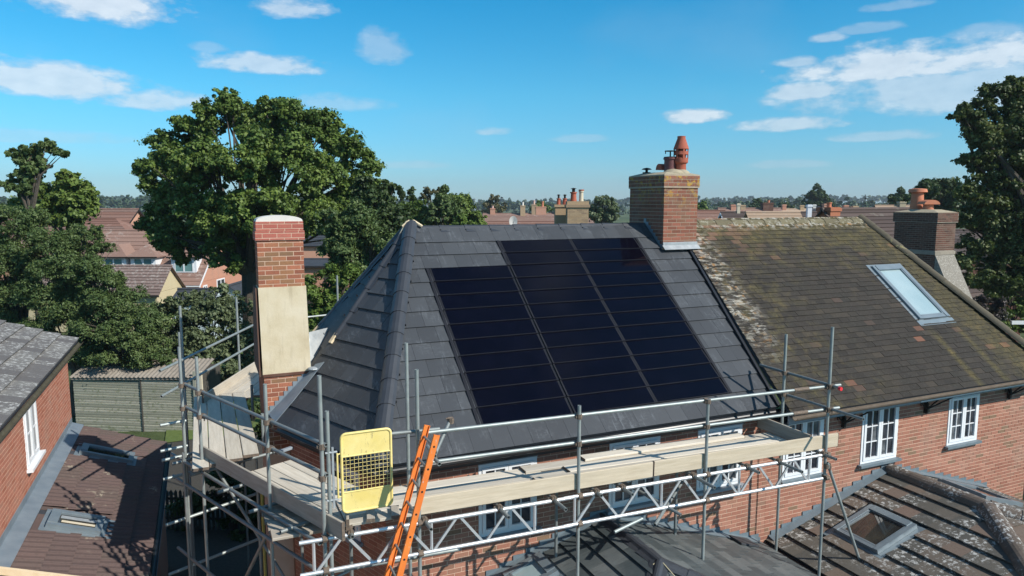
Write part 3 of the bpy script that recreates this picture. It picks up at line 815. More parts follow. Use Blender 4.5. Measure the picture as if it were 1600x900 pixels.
# small fixing clips at the laps, bare timber ends of the unfinished hips
cl = []
for (a, b, k, w_) in ((c1 + V((.03, .05, .05)), AP + V((0, 0, .035)), 10, .14), (q2 + V((0, 0, .05)), AP + V((-.05, 0, .05)), 6, .1)):
    hu = hipup(N1, Nf2); d_ = (b - a).normalized(); sd = d_.cross(hu).normalized()
    for i in range(1, k):
        p = a + (b - a) * (i / k)
        for s_ in (-1, 1):
            MB().obox(p + sd * s_ * w_ * .95 - hu * .02, sd * .03, d_ * .02, hu * .025).build('tile_clip', black_plastic, main)
for i in range(1, 10):
    p = V((3.66 + 5.14 * i / 10, 13.0, 8.335)); MB().obox(p + V((0, -.11, -.06)), V((.02, 0, 0)), V((0, .02, 0)), V((0, 0, .03))).build('tile_clip', black_plastic, main)
for q_, c_, w_ in ((q2, c2, .1), (q3, c3, .1)):
    d_ = (c_ - q_).normalized(); sd = d_.cross(V((0, 0, 1))).normalized(); hu = sd.cross(d_)
    MB().obox(q_ + d_ * .04 + V((0, 0, .03)), d_ * .2, sd * .07, hu * .07).build('hip_rafter_end', twig, main)
MB().sweep([AP + V((-.16, -.01, .0)), AP + V((-.04, -.02, .10)), AP + V((.06, -.02, .10)), AP + V((.2, -.09, .0))], .025, 6).build('apex_batten', twig, main)
MB().sweep([AP + V((-.06, .02, .09)), AP + V((-.28, -.10, -.25)), AP + V((-.5, -.2, -.62))], .028, 6).build('hip_batten', twig, main)
# gutters, fascia, verge
MB().box((2.15, 9.29, 5.0), (9.2, 9.33, 5.17)).build('fascia', black_plastic, main)
MB().box((2.15, 9.335, 5.0), (9.2, 9.448, 5.02)).build('soffit', black_plastic, main)
gutter(main, (2.0, 9.195, 5.165), (9.22, 9.19, 5.165), .074, black_plastic)
f2n = V((n2v.x, n2v.y, 0)); gutter(main, c2 + f2n * .05 + V((0, 0, -.03)), c1 + f2n * .05 + V((0, 0, -.03)), .062, black_plastic, out=n2v)
MB().obox((c1 + c2) / 2 - f2n * .06 + V((0, 0, -.12)), (c1 - c2), f2n * .03, V((0, 0, .18))).build('fascia', black_plastic, main)
va_, vb_ = O1 + UX * 9.19 + N1 * .03, O1 + UX * 9.53 + VS * 4.05 + N1 * .03
MB().obox((va_ + vb_) / 2, (vb_ - va_), UX * .055, N1 * .075).build('verge_trim', black_plastic, main)
# lead where the left chimney passes the roof
lf = MB().prism([at(483, 519, 12.45), at(512, 512, 12.9), at(507, 545, 12.6), at(501, 576, 12.35), at(492, 592, 12.25), at(483, 584, 12.2)], FW * .02)
lf.build('lead_saddle', lead_new, main)
lg = MB()
Pn2 = Nf2
def onF2(x, y): return V((x, y, c2.z - (Pn2.x * (x - c2.x) + Pn2.y * (y - c2.y)) / Pn2.z))
lg.prism([onF2(.92, 12.095) + Pn2 * .045, onF2(.98, 11.80) + Pn2 * .045, onF2(1.30, 11.84) + Pn2 * .045, onF2(1.82, 11.95) + Pn2 * .045, onF2(1.70, 12.095) + Pn2 * .045], Pn2 * -.012)
lg.build('lead_soaker', lead, main)
MB().lathe(onF2(1.66, 12.03) + Pn2 * .05, [(.02, 0), (.10, .0), (.09, .02), (.02, .03)], 14).build('lead_dressing', lead_new, main)

# ---- left chimney
ch = MB()
ch.box((.82, 12.104, 7.41), (1.54, 12.56, 8.49)); ch.box((.84, 12.104, 0), (1.57, 13.3, 5.94))
chL = ch.build('chimney', mortar, main, label='tall narrow chimney with a cream rendered middle and a domed white cap')
P1 = Pieces('brick', brick_chim, chL, 80); P2 = Pieces('new_brick', brick_top, chL, 60)
brick_face(P1, (.82, 12.104, 0), UX, (0, -1, 0), .72, 7.42, 8.18)
brick_face(P1, (.82, 12.56, 0), (0, -1, 0), (-1, 0, 0), .456, 7.42, 8.18)
brick_face(P1, (1.54, 12.104, 0), (0, 1, 0), (1, 0, 0), .456, 7.42, 8.18)
brick_face(P1, (.84, 12.104, 0), UX, (0, -1, 0), .73, 4.6, 5.92)
brick_face(P1, (.84, 13.3, 0), (0, -1, 0), (-1, 0, 0), 1.19, 4.6, 5.92)
c_ = MB().box((.795, 12.078, 8.185), (1.565, 12.585, 8.335)).box((.81, 12.092, 8.336), (1.55, 12.57, 8.49)).build('corbel', mortar, chL)
brick_face(P2, (.795, 12.078, 0), UX, (0, -1, 0), .77, 8.19, 8.335)
brick_face(P2, (.795, 12.585, 0), (0, -1, 0), (-1, 0, 0), .507, 8.19, 8.335)
brick_face(P2, (.81, 12.092, 0), UX, (0, -1, 0), .74, 8.341, 8.49)
brick_face(P2, (.81, 12.57, 0), (0, -1, 0), (-1, 0, 0), .478, 8.341, 8.49)
P1.finish(); P2.finish()
arc = [V((1.18 + .365 * cos(t), 12.10, 8.492 + .095 * sin(t) ** .8 if 0 < t < pi else 8.492)) for t in [pi * i / 14 for i in range(15)]]
smooth_angle(MB().prism([(.815, 12.10, 8.488)] + arc[::-1][1:-1] + [(1.545, 12.10, 8.488)], (0, .46, 0)).build('cap', cement_white, chL), 50)
rd = MB()
rx = lambda z: (.805 + (7.41 - z) * .012, 1.56 + (7.41 - z) * .022)
vs = []
for z, yb in ((5.96, 13.3), (6.7, 13.02), (7.42, 12.58)):
    xa, xb = rx(z); vs += [(xa, 12.085, z), (xb, 12.085, z), (xb, yb, z), (xa, yb, z)]
rd.add(vs, [(3, 2, 1, 0), (8, 9, 10, 11)] + [(4 * k + i, 4 * k + (i + 1) % 4, 4 * k + 4 + (i + 1) % 4, 4 * k + 4 + i) for k in (0, 1) for i in range(4)])
rd.build('render_panel', render_cream, chL)
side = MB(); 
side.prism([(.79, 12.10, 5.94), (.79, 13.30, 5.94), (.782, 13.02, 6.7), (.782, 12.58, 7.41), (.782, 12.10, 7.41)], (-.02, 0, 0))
side.build('shade_toned_side', brick_old, chL)  # rough brick side, its dark colour also carries the shade there
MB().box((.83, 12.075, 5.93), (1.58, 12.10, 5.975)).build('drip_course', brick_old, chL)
stepped_flashing(chL, (.86, 1.60), lambda x: onF2(x, 12.1).z, 12.10, lead)

# ---- big chimney on the ridge
bx0, bx1, by0, by1 = 8.88, 9.74, 12.34, 13.62
bc = MB().box((bx0, by0, 7.6), (bx1, by1, 9.10)).box((bx0 - .025, by0 - .025, 9.101), (bx1 + .025, by1 + .025, 9.375))
chR = bc.build('chimney', mortar_mid, main, label='broad brick chimney with orange lichen, louvred red pot and short dark pots')
P3 = Pieces('brick', brick_lich, chR, 110)
brick_face(P3, (bx0, by0, 0), UX, (0, -1, 0), bx1 - bx0, 7.95, 9.10)
brick_face(P3, (bx0, by1, 0), (0, -1, 0), (-1, 0, 0), by1 - by0, 7.85, 9.10)
brick_face(P3, (bx1, by0, 0), (0, 1, 0), (1, 0, 0), by1 - by0, 8.3, 9.10)
brick_face(P3, (bx0 - .025, by0 - .025, 0), UX, (0, -1, 0), bx1 - bx0 + .05, 9.105, 9.375)
brick_face(P3, (bx0 - .025, by1 + .025, 0), (0, -1, 0), (-1, 0, 0), by1 - by0 + .05, 9.105, 9.375)
brick_face(P3, (bx1 + .025, by0 - .025, 0), (0, 1, 0), (1, 0, 0), by1 - by0 + .05, 9.105, 9.375)
P3.finish()
fl = MB()
fl.add([(bx0 - .02, by0 - .02, 9.376), (bx1 + .02, by0 - .02, 9.376), (bx1 + .02, by1 + .02, 9.376), (bx0 - .02, by1 + .02, 9.376), (bx0 + .2, by0 + .2, 9.44), (bx1 - .2, by0 + .2, 9.44), (bx1 - .2, by1 - .2, 9.44), (bx0 + .2, by1 - .2, 9.44)],
       [(3, 2, 1, 0), (4, 5, 6, 7), (0, 1, 5, 4), (1, 2, 6, 5), (2, 3, 7, 6), (3, 0, 4, 7)])
fl.build('flaunching', cement_old, chR)
for (x, y, r) in ((9.51, 12.62, .20), (9.33, 12.66, .26)):
    MB().lathe((x, y, 9.39), [(r, 0), (r * .8, .06), (r * .5, .10), (.02, .12)], 18).build('mortar_mound', cement_old, chR, smooth=True)
# louvred pot
lp = MB(); px, py, pz = 9.52, 12.66, 9.44
lp.lathe((px, py, pz), [(.118, 0), (.113, .16), (.12, .18), (.15, .20), (.155, .24), (.152, .30), (.13, .305)], 24)
lp.lathe((px, py, pz), [(.085, .30), (.085, .56)], 18)
lp.lathe((px, py, pz), [(.10, .385), (.158, .372), (.152, .44), (.12, .445)], 24)
lp.lathe((px, py, pz), [(.12, .50), (.165, .49), (.15, .54), (.085, .72), (.09, .76), (.07, .765)], 24)
for i in range(6):
    t = 2 * pi * i / 6 + .3
    lp.obox((px + .145 * cos(t), py + .145 * sin(t), pz + .4), (.02 * cos(t), .02 * sin(t), 0), (-.045 * sin(t), .045 * cos(t), 0), (0, 0, .24))
smooth_angle(lp.build('chimney_pot', terracotta, chR, label='tall louvred terracotta pot'), 35)
mp_ = MB().lathe((9.33, 12.78, 9.44), [(.125, 0), (.125, .27), (.145, .275), (.145, .31), (.12, .32)], 22)
smooth_angle(mp_.build('chimney_pot', maroon, chR, label='short glazed maroon pot'), 35)
cw = MB().lathe((9.33, 12.78, 9.75), [(.135, 0), (.135, .02), (.015, .022), (.015, .13), (.12, .135), (.12, .15), (.02, .155)], 16)
cw.box((9.20, 12.77, 9.83), (9.21, 12.79, 9.9)); cw.build('cowl', iron, chR)
hr = MB()
for j in range(1):
    pts = [V((9.18, 12.98 + .11 * cos(t), 9.50 + .13 * sin(t))) for t in [pi * i / 10 for i in range(11)]]
    hr.prism(pts, (.36, .06, 0))
hr.build('half_round_pot_cover', terracotta, chR, smooth=False)
MB().lathe((9.13, 13.36, 9.42), [(.09, 0), (.09, .04), (.03, .045), (.03, .09), (.115, .10), (.08, .125), (.01, .14)], 16).build('cowl', iron, chR)
ap_ = MB(); ap_.box((bx0 - .01, by0 - .03, 7.86), (bx1 + .01, by0 - .006, 7.965))
ap_.obox(V((9.30, by0 - .09, 7.855)), V((.92, 0, 0)), VS * .13, N1 * .012)
ap_.build('lead_apron', lead_new, chR)
sdf = MB(); 
for k in range(8):
    y = 12.36 + k * .085; zr = 5.2 + (y - 9.25) * tan(radians(40)); sdf.box((bx0 - .014, y, zr), (bx0 + .002, y + .087, math.ceil((zr + .09) / .0755) * .0755))
sdf.build('stepped_flashing', lead, chR)

# ================================================================== ATTACHED RIGHT HOUSE
rh = thing('house', (13, 13, 0), 'attached brick house with a mossy old tiled roof and a tall skylight', 'house')
RE = V((0, 8.95, 5.12)); rp = atan2(3.30, 4.10); VR = V((0, cos(rp), sin(rp))); rl = hypot(3.3, 4.1); NR = UX.cross(VR)
wins_r = [(9.56, 10.54, 3.72, 4.86), (11.56, 12.56, 3.72, 4.87), (14.07, 15.03, 3.74, 4.80)]
HR = [(a - 9.203, b - 9.203, c, d) for a, b, c, d in wins_r]
wall_slab(rh, (9.203, WY, 0), UX, (0, -1, 0), 7.7, 0, 5.0, HR, mortar)
wall_slab(rh, (16.903, WY + .001, 0), (0, 1, 0), (1, 0, 0), 7.2, 0, 5.0, [], brick_red)
Pq = Pieces('brick', brick_red, rh, 295)
brick_face(Pq, (9.203, WY, 0), UX, (0, -1, 0), 7.7, 1.9, 4.99, [(a - .004, b + .004, c - .06, d + .07) for a, b, c, d in HR])
Pq.finish()
for a, b, c, d in wins_r: window(rh, (a, WY - .004, c), UX, (0, -1, 0), b - a, d - c, sill=lead_blue, head=grey_paint)
regr = [(9.24, 0), (16.75, 0), (15.46, rl), (9.66, rl)]
deck_plane(RE, UX, VR, regr, .06, 'roof_deck', felt, rh, -.002)
Pt = Pieces('roof_tile', tile_old, rh, 298)
tiles(Pt, RE, UX, VR, regr, .245, .137, t=.012, a=.022, b=.006, ov=.03, gap=.004, holes=[(9.0, 9.775, 4.33, 5.6), (14.19, 15.15, 1.79, 3.46)], jit=.007)
Pt.finish()
deck_plane(V((16.75, 8.95, 5.12)), (0, 1, 0), V((-1.29, 0, 3.3)), [(0, 0), (8.2, 0), (4.1, hypot(1.29, 3.3))], .06, 'roof_slope', tile_old, rh, .01)
deck_plane(V((0, 17.15, 5.12)), (-1, 0, 0), V((0, -cos(rp), sin(rp))), [(-16.75, 0), (-9.3, 0), (-9.3, rl), (-15.46, rl)], .06, 'roof_slope', tile_old, rh, .01)
Px = Pieces('ridge_tile', ridge_pale, rh, 60)
ridge_run(Px, (9.77, 13.05, 8.27), (15.5, 13.05, 8.27), (0, 0, 1), .20, .46, n=10)
Px.finish()
Px = Pieces('hip_tile', ridge_moss, rh, 60)
ridge_run(Px, (16.78, 8.9, 5.17), (15.46, 13.05, 8.42), NR + V((.5, 0, .4)), .125, .42, n=10)
Px.finish()
roof_window(rh, RE + UX * 14.2 + VR * 1.80, UX, VR, .94, 1.65, glass_sky)
MB().box((9.25, 9.03, 4.94), (16.9, 9.06, 5.10)).build('fascia', grey_paint, rh)
MB().box((9.25, 9.062, 4.92), (16.9, 9.44, 4.945)).build('soffit', felt, rh)
gutter(rh, (9.25, 8.90, 5.10), (16.85, 8.90, 5.10), .06, simple('gutter_weathered', (.10, .075, .055), (.16, .13, .10), .8), out=(0, -1, 0))
MB().tube((12.6, 9.01, 4.97), (16.4, 9.01, 4.99), .012).build('cable', white_pvc, rh)
for bxp in (11.02, 13.32, 15.98):
    b = MB(); p0 = V((bxp, 9.40, 4.70))
    for e_ in ((-.26, -.02, .16), (.0, -.02, .24), (.40, -.26, .20), (.0, -.30, .26)):
        b.tube(p0 - V((0, 0, .08)), p0 + V(e_), .014, 6)
    b.tube(p0 + V((-.22, -.02, .18)), p0 + V((-.2, -.02, .02)), .008, 6); b.tube(p0 + V((.34, -.26, .20)), p0 + V((.36, -.26, .3)), .009, 6)
    b.tube(p0 + V((-.20, -.02, .08)), p0 + V((.0, -.02, .06)), .008, 6); b.tube(p0 + V((0, -.02, .24)), p0 + V((.34, -.26, .20)), .008, 6)
    b.box(p0 + V((-.025, -.03, -.16)), p0 + V((.02, .04, .06)))
    b.build('iron_bracket', iron, rh)
MB().tube((16.95, 9.40, 0), (16.95, 9.40, 4.95), .045, 12).build('downpipe', black_plastic, rh)
for x_ in (9.0, 9.05):
    pass
MB().sweep([(8.98, 9.43, 4.9), (9.0, 9.435, 3.6), (8.99, 9.435, 2.6)], .006, 5).build('cable', iron, rh)

# ================================================================== LOW RIGHT EXTENSION (concrete tiles)
ex = thing('extension', (12.3, 6.5, 0), 'single storey extension with lichen spotted concrete tile roof and a square skylight', 'extension')
p_ = radians(16.5); ez = 2.59; run = 3.07; hip_y = 7.40; fy = hip_y - 3.82
vl_ = run / cos(p_)
OL = V((9.25, 9.43, ez)); VL = V((cos(p_), 0, sin(p_))); UL = V((0, -1, 0))
regl = [(0, 0), (9.43 - fy, 0), (9.43 - hip_y, vl_), (0, vl_)]
deck_plane(OL, UL, VL, regl, .06, 'roof_deck', felt, ex)
Pc = Pieces('roof_tile', tile_conc, ex, 298)
rwl = [(k * .352, (k + 1) * .352) for k in range(10)]
tiles(Pc, OL, UL, VL, regl, .33, .352, t=.026, a=.060, b=.008, rows=rwl, holes=[(.54, 1.66, .93, 2.06)], jit=.004)
OR_ = V((12.32 + run, fy, ez)); UR_ = V((0, 1, 0)); VR_ = V((-cos(p_), 0, sin(p_)))
regR = [(0, 0), (9.43 - fy, 0), (9.43 - fy, vl_), (hip_y - fy, vl_)]
deck_plane(OR_, UR_, VR_, regR, .06, 'roof_deck', felt, ex)
tiles(Pc, OR_, UR_, VR_, regR, .33, .352, t=.026, a=.05, b=.008, rows=rwl, holes=[(4.4, 5.4, 1.1, 2.5)])
pf = atan2(.91, 3.82); VF = V((0, cos(pf), sin(pf))); lf_ = hypot(.91, 3.82)
regF = [(9.25, 0), (12.32 + run, 0), (12.32, lf_)]
deck_plane(V((0, fy, ez)), UX, VF, regF, .06, 'roof_deck', felt, ex)
tiles(Pc, V((0, fy, ez)), UX, VF, regF, .33, .345, t=.026, a=.05, b=.008)
Pc.finish()
Py = Pieces('ridge_tile', ridge_conc, ex, 60)
ridge_run(Py, (12.32, 9.36, 3.53), (12.32, hip_y - .05, 3.53), (0, 0, 1), .165, .45, n=10)
ridge_run(Py, (12.30, hip_y + .03, 3.535), (9.3, fy, ez + .05), (-.2, -.2, 1), .165, .45, n=10)
ridge_run(Py, (12.35, hip_y + .03, 3.535), (12.32 + run - .05, fy, ez + .05), (.2, -.2, 1), .165, .45, n=10)
Py.finish()
roof_window(ex, OL + UL * .64 + VL * 1.0, UL, VL, .92, .98, glass_clear, lift=.11)
roof_window(ex, OR_ + UR_ * 4.42 + VR_ * 1.15, UR_, VR_, .95, 1.2, glass_clear, lift=.11)
stepped_flashing(ex, (9.3, 15.5), lambda x: 3.5 - abs(x - 12.32) * .296, WY - .012, lead_blue)
for s_, a_ in ((-1, 9.3), (1, 15.35)):
    f = MB(); A_, B_ = V((a_, 9.36, 3.5 - abs(a_ - 12.32) * .296 + .075)), V((12.32, 9.36, 3.5 + .075))
    f.obox((A_ + B_) / 2, (B_ - A_), V((0, .13, .03)), V((0, -.003, .012))); f.build('cover_flashing', lead_blue, ex)
MB().box((9.27, fy, 0), (9.45, 9.42, 2.5)).box((9.45, fy + .1, 0), (15.3, fy + .3, 2.5)).build('wall', brick_red, ex)
MB().box((9.20, fy, 2.40), (9.24, 9.42, 2.60)).build('fascia', black_plastic, ex)
gutter(ex, (9.14, fy, 2.56), (9.14, 9.42, 2.56), .055, black_plastic, out=(-1, 0, 0))

# ================================================================== LOW CENTRAL EXTENSION (grey slates)
ec = thing('extension', (5.7, 6.8, 0), 'single storey extension with grey slate hipped roof in front of the scaffold', 'extension')
p_ = radians(18.5); rz = 3.76; rx_ = 5.70; run = 3.36; ez2 = rz - run * tan(p_); hy = 7.80; fy2 = hy - run; vl2 = run / cos(p_)
VL2 = V((cos(p_), 0, sin(p_))); O_l = V((rx_ - run, 9.43, ez2)); regl2 = [(0, 0), (9.43 - fy2, 0), (9.43 - hy, vl2), (0, vl2)]
deck_plane(O_l, UL, VL2, regl2, .06, 'roof_deck', felt, ec)
Pd = Pieces('slate', slate_grey, ec, 298)
tiles(Pd, O_l, UL, VL2, regl2, .42, .30, t=.014, a=.042, b=.006, holes=[(.12, .85, 1.62, 2.40)], gap=.005)
VR2 = V((-cos(p_), 0, sin(p_))); O_r = V((rx_ + run, fy2, ez2)); regr2 = [(0, 0), (9.43 - fy2, 0), (9.43 - fy2, vl2), (hy - fy2, vl2)]
deck_plane(O_r, UR_, VR2, regr2, .06, 'roof_deck', lead_new, ec, .006)
tiles(Pd, O_r, UR_, VR2, regr2, .33, .235, t=.014, a=.028, b=.010, gap=.022, jit=.004)
regf2 = [(rx_ - run, 0), (rx_ + run, 0), (rx_, vl2)]
deck_plane(V((0, fy2, ez2)), UX, V((0, cos(p_), sin(p_))), regf2, .06, 'roof_deck', felt, ec)
tiles(Pd, V((0, fy2, ez2)), UX, V((0, cos(p_), sin(p_))), regf2, .33, .235, t=.008, a=.016, b=.004, gap=.005)
Pd.finish()
Pz = Pieces('ridge_tile', tile_cap, ec, 60)
ridge_run(Pz, (rx_, 9.40, rz + .03), (rx_, hy, rz + .03), (0, 0, 1), .11, .42, flat=.35)
ridge_run(Pz, (rx_, hy, rz + .03), (rx_ - run, fy2, ez2 + .04), (-.2, -.2, 1), .11, .42, flat=.25)
ridge_run(Pz, (rx_, hy, rz + .03), (rx_ + run, fy2, ez2 + .04), (.2, -.2, 1), .11, .42, flat=.25)
Pz.finish()
mj = MB().sweep([(rx_ - .12, hy - .01, rz - .005), (rx_, hy - .01, rz + .045), (rx_ + .12, hy - .01, rz - .005)], .010, 6)
mj.sweep([(rx_, hy, rz + .045), (rx_ + .02, hy - .35, rz - .06)], .007, 6); mj.build('mortar_joint', simple('mortar_cream', (.5, .43, .26), (.6, .52, .34), .9), ec)
roof_window(ec, O_l + UL * .16 + VL2 * 1.68, UL, VL2, .62, .66, glass_sky, lift=.10)
zc = lambda x: rz - abs(x - rx_) * tan(p_)
stepped_flashing(ec, (2.5, 9.1), lambda x: zc(x) - .02, WY - .010, lead_blue)
for a_ in (rx_ - run + .1, rx_ + run - .1):
    A_, B_ = V((a_, 9.37, zc(a_) + .05)), V((rx_, 9.37, rz + .05)); MB().obox((A_ + B_) / 2, (B_ - A_), V((0, .16, .03)), V((0, -.003, .012))).build('cover_flashing', lead_blue, ec)
MB().box((rx_ - run + .2, fy2 + .2, 0), (rx_ + run - .15, 9.44, ez2 - .03)).build('wall', brick_red, ec)
gutter(ec, (rx_ + run + .05, fy2, ez2 - .02), (rx_ + run + .05, 9.42, ez2 - .02), .055, black_plastic, out=(1, 0, 0))
sp_ = MB(); nrm = UR_.cross(VR2); pc_ = O_r + UR_ * (9.18 - fy2) + VR2 * .62 + nrm * .05
sp_.obox(pc_, UR_ * .32, VR2 * .42, nrm * .03); q = thing('loose_slate', (pc_.x, pc_.y, pc_.z), 'loose dark slate lying on the grey slate roof below the wall flashing', 'slate'); sp_.build('slate', slate_new, q)

# ================================================================== LEFT HOUSE
lh = thing('house', (-5, 12, 0), 'brick house at the left edge with lichen covered grey tile roof and white side window', 'house')
LX = -2.91
HL = [(13.95 - 5, 14.93 - 5, 4.28, 5.36)]
wall_slab(lh, (LX, 5, 0), (0, 1, 0), (1, 0, 0), 13.4, 0, 5.6, HL, mortar)
Pl = Pieces('brick', brick_left, lh, 295)
brick_face(Pl, (LX, 5, 0), (0, 1, 0), (1, 0, 0), 13.4, 3.6, 5.59, [(HL[0][0] - .004, HL[0][1] + .004, 4.20, HL[0][3] + .004)])
Pl.finish()
window(lh, (LX + .004, 13.95, 4.28), (0, 1, 0), (1, 0, 0), .98, 1.08, cols=1, rows=2, sill=white_pvc)
wall_slab(lh, (LX - .001, 18.4, 0), (-1, 0, 0), (0, 1, 0), 6, 0, 5.6, [], brick_left)
pl_ = radians(20); OLh = V((-2.70, 5, 5.66)); VLh = V((-cos(pl_), 0, sin(pl_)))
regLh = [(0, 0), (13.65, 0), (13.65, 4.2), (0, 4.2)]
deck_plane(OLh, (0, 1, 0), VLh, regLh, .07, 'roof_deck', felt, lh)
Pm = Pieces('roof_tile', tile_left, lh, 298)
tiles(Pm, OLh, (0, 1, 0), VLh, regLh, .34, .36, t=.028, a=.052, b=.008, jit=.004)
Pm.finish()
gutter(lh, (-2.64, 5, 5.62), (-2.64, 18.6, 5.62), .05, simple('gutter_mossy', (.05, .045, .03), (.1, .09, .06), .9), out=(1, 0, 0))
MB().box((-2.86, 5, 5.46), (-2.84, 18.6, 5.64)).build('fascia', iron, lh)

# ================================================================== LEAN-TO
lt = thing('lean_to', (-2, 15, 0), 'brown pantiled lean-to with two small skylights against the left brick house', 'lean-to')
pt = radians(20.56); OT = V((-1.0, 11.35, 3.06)); UT = V((0, 1, 0)); VT = V((-cos(pt), 0, sin(pt))); NT = UT.cross(VT)
regT = [(0, 0), (7.02, 0), (7.02, 1.80), (0, 1.80)]
deck_plane(OT, UT, VT, [(0, 0), (7.02, 0), (7.02, 2.04), (0, 2.04)], .06, 'roof_deck', felt, lt)
tw, tg = .33, .36
nseg = 14; vs = []
for (v_, base) in ((0, .044), (tg + .03, .006)):
    for s_ in (0, .014):
        for i in range(nseg + 1):
            f_ = i / nseg; hgt = .028 * max(0, sin(2 * pi * f_ * 2 + .4)) ** .7
            vs.append(V((.001 + f_ * (tw - .002), v_, base + hgt - s_)))
m_ = nseg + 1; fs = []
for i in range(nseg):
    fs += [(i, i + 1, 2 * m_ + i + 1, 2 * m_ + i), (m_ + i, m_ + i + 1, i + 1, i)]
prof = (vs, fs)
Pn = Pieces('pantile', pantile, lt, 298)
tiles(Pn, OT, UT, VT, regT, tw, tg, t=.014, a=.035, b=.008, rows=[(k * tg, (k + 1) * tg) for k in range(5)], bond=0, profile=prof, holes=[(5.05, 5.72, .55, 1.72), (1.42, 2.18, .75, 1.68)])
Pn.finish()
MB().obox(OT + UT * 3.51 + VT * 1.93 + NT * .036, UT * 7.0, VT * .26, NT * .012).build('lead_flashing', lead, lt)
MB().box((LX + .004, 11.3, 3.74), (LX + .016, 18.36, 3.93)).build('lead_upstand', lead, lt)
r1 = roof_window(lt, OT + UT * 5.1 + VT * .62, UT, VT, .55, 1.02, glass_clear, lift=.09)
r2 = roof_window(lt, OT + UT * 1.48 + VT * .82, UT, VT, .62, .80, glass_clear, blind=None, lift=.09)
for (u_, v_, w_, l_) in ((1.48, .82, .62, .80),):
    MB().obox(OT + UT * (u_ + .40) + VT * (v_ + .36) + NT * .062, UT * .10, VT * .56, NT * .004).build('blind', lead_new, r2)
    MB().obox(OT + UT * (u_ + .24) + VT * (v_ + .36) + NT * .062, UT * .07, VT * .5, NT * .004).build('blind', cream_pot, r2)
MB().box((-2.85, 11.40, 0), (-1.12, 18.3, 3.0)).build('wall', brick_left, lt)
MB().obox(OT + UT * -.03 + VT * .95 + NT * .01, UT * .06, VT * 1.95, NT * .09).build('verge', twig, lt)
gutter(lt, (-.94, 11.3, 3.05), (-.94, 18.4, 3.05), .055, black_plastic, out=(1, 0, 0))

# ================================================================== SCAFFOLD
sf = thing('scaffold', (4, 8.5, 0), 'galvanised tube scaffold wrapping the front and angled left end of the slate roofed house', 'scaffold')
TR = .0245
def pole(name, a, b, m=None, r=TR): return smooth_angle(MB().tube(a, b, r, 12, hollow=True).build(name, m or steel, sf), 45)
def coupler(p, ax1, ax2, off):
    """double coupler: a band round each tube, a block between, a bolt"""
    p, a1, a2, off = V(p), V(ax1).normalized(), V(ax2).normalized(), V(off)
    b = MB(); b.tube(p - a1 * .032, p + a1 * .032, .041, 8); b.tube(p + off - a2 * .032, p + off + a2 * .032, .041, 8)
    n_ = off.normalized() if off.length > 0 else a1.cross(a2)
    sd = a1.cross(n_).normalized()
    b.obox(p + off * .5, off * .6, sd * .045, a1 * .045)
    b.tube(p + sd * .03, p + sd * .03 + n_ * .07 - sd * .0, .009, 6); b.obox(p + sd * .045, sd * .02, n_ * .025, a1 * .03)
    b.tube(p + off - sd * .035, p + off - sd * .035 - a1 * .07, .009, 6)
    return b.build('coupler', rusty, sf)
dz = lambda x: -.019 * (x - 1.2)
YO = 8.10; RZ, MZ, TTop, TBot = 6.0, 5.62, 4.90, 4.505
ZX, XX, YX = V((0, 0, 1)), V((1, 0, 0)), V((0, 1, 0))
DK = lambda x: 4.985 + dz(x)          # deck top
front = [(1.155, 6.84), (2.30, 6.80), (4.545, 6.09), (6.70, 5.93), (9.12, 6.83)]
for x, zt in front:
    pole('standard', (x, YO, 0.05), (x, YO, zt))
    for z in (RZ + dz(x), MZ + dz(x), TTop + dz(x), TBot + dz(x)):
        if x == 2.30 and z > 5: continue
        coupler((x, YO, z), ZX, XX, (0, -.05 if z < 5.2 else .052, 0))
# doubled corner standard and inner standards
pole('standard', (1.235, YO + .05, 4.2), (1.235, YO + .05, 6.40))
inner = [(9.12, 9.06, 6.55), (2.42, 9.0, 6.95), (6.9, 9.05, 4.75), (4.7, 9.05, 4.8)]
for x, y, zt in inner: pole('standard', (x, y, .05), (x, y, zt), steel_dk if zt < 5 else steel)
# guard rails along the front: two tubes per line joined by sleeves
for z, n_ in ((RZ, 0), (MZ, 1)):
    pole('guard_rail', (2.42 if n_ == 0 else 2.32, YO + .052, z + dz(2.3)), (8.55, YO + .052, z + dz(8.55)))
    pole('guard_rail', (8.50, YO + .052, z + dz(8.5)), (9.42, YO + .052, z + dz(9.4)), r=TR * .97)
    MB().tube((8.42, YO + .052, z + dz(8.42)), (8.72, YO + .052, z + dz(8.7)), .032, 12).build('sleeve_coupler', rusty, sf)
pole('guard_rail', (1.98, YO + .07, 6.02), (2.60, YO + .07, 6.0), steel_dk)
# return rails on the right end
pole('guard_rail', (9.175, 7.93, 5.87), (9.175, 9.70, 5.87), steel_dk); pole('guard_rail', (9.175, 7.48, 5.49), (9.175, 9.42, 5.48), steel_dk)
for y in (8.10, 9.06):
    for z in (5.87, 5.49): coupler((9.12, y, z), ZX, YX, (.052, 0, 0))
MB().lathe((0, 0, 0), [(.028, 0), (.03, .03), (.02, .04)], 12)
cap = MB().tube((9.16, 7.90, 5.865), (9.16, 7.945, 5.865), .031, 12); cap.build('end_cap', red_p, sf)
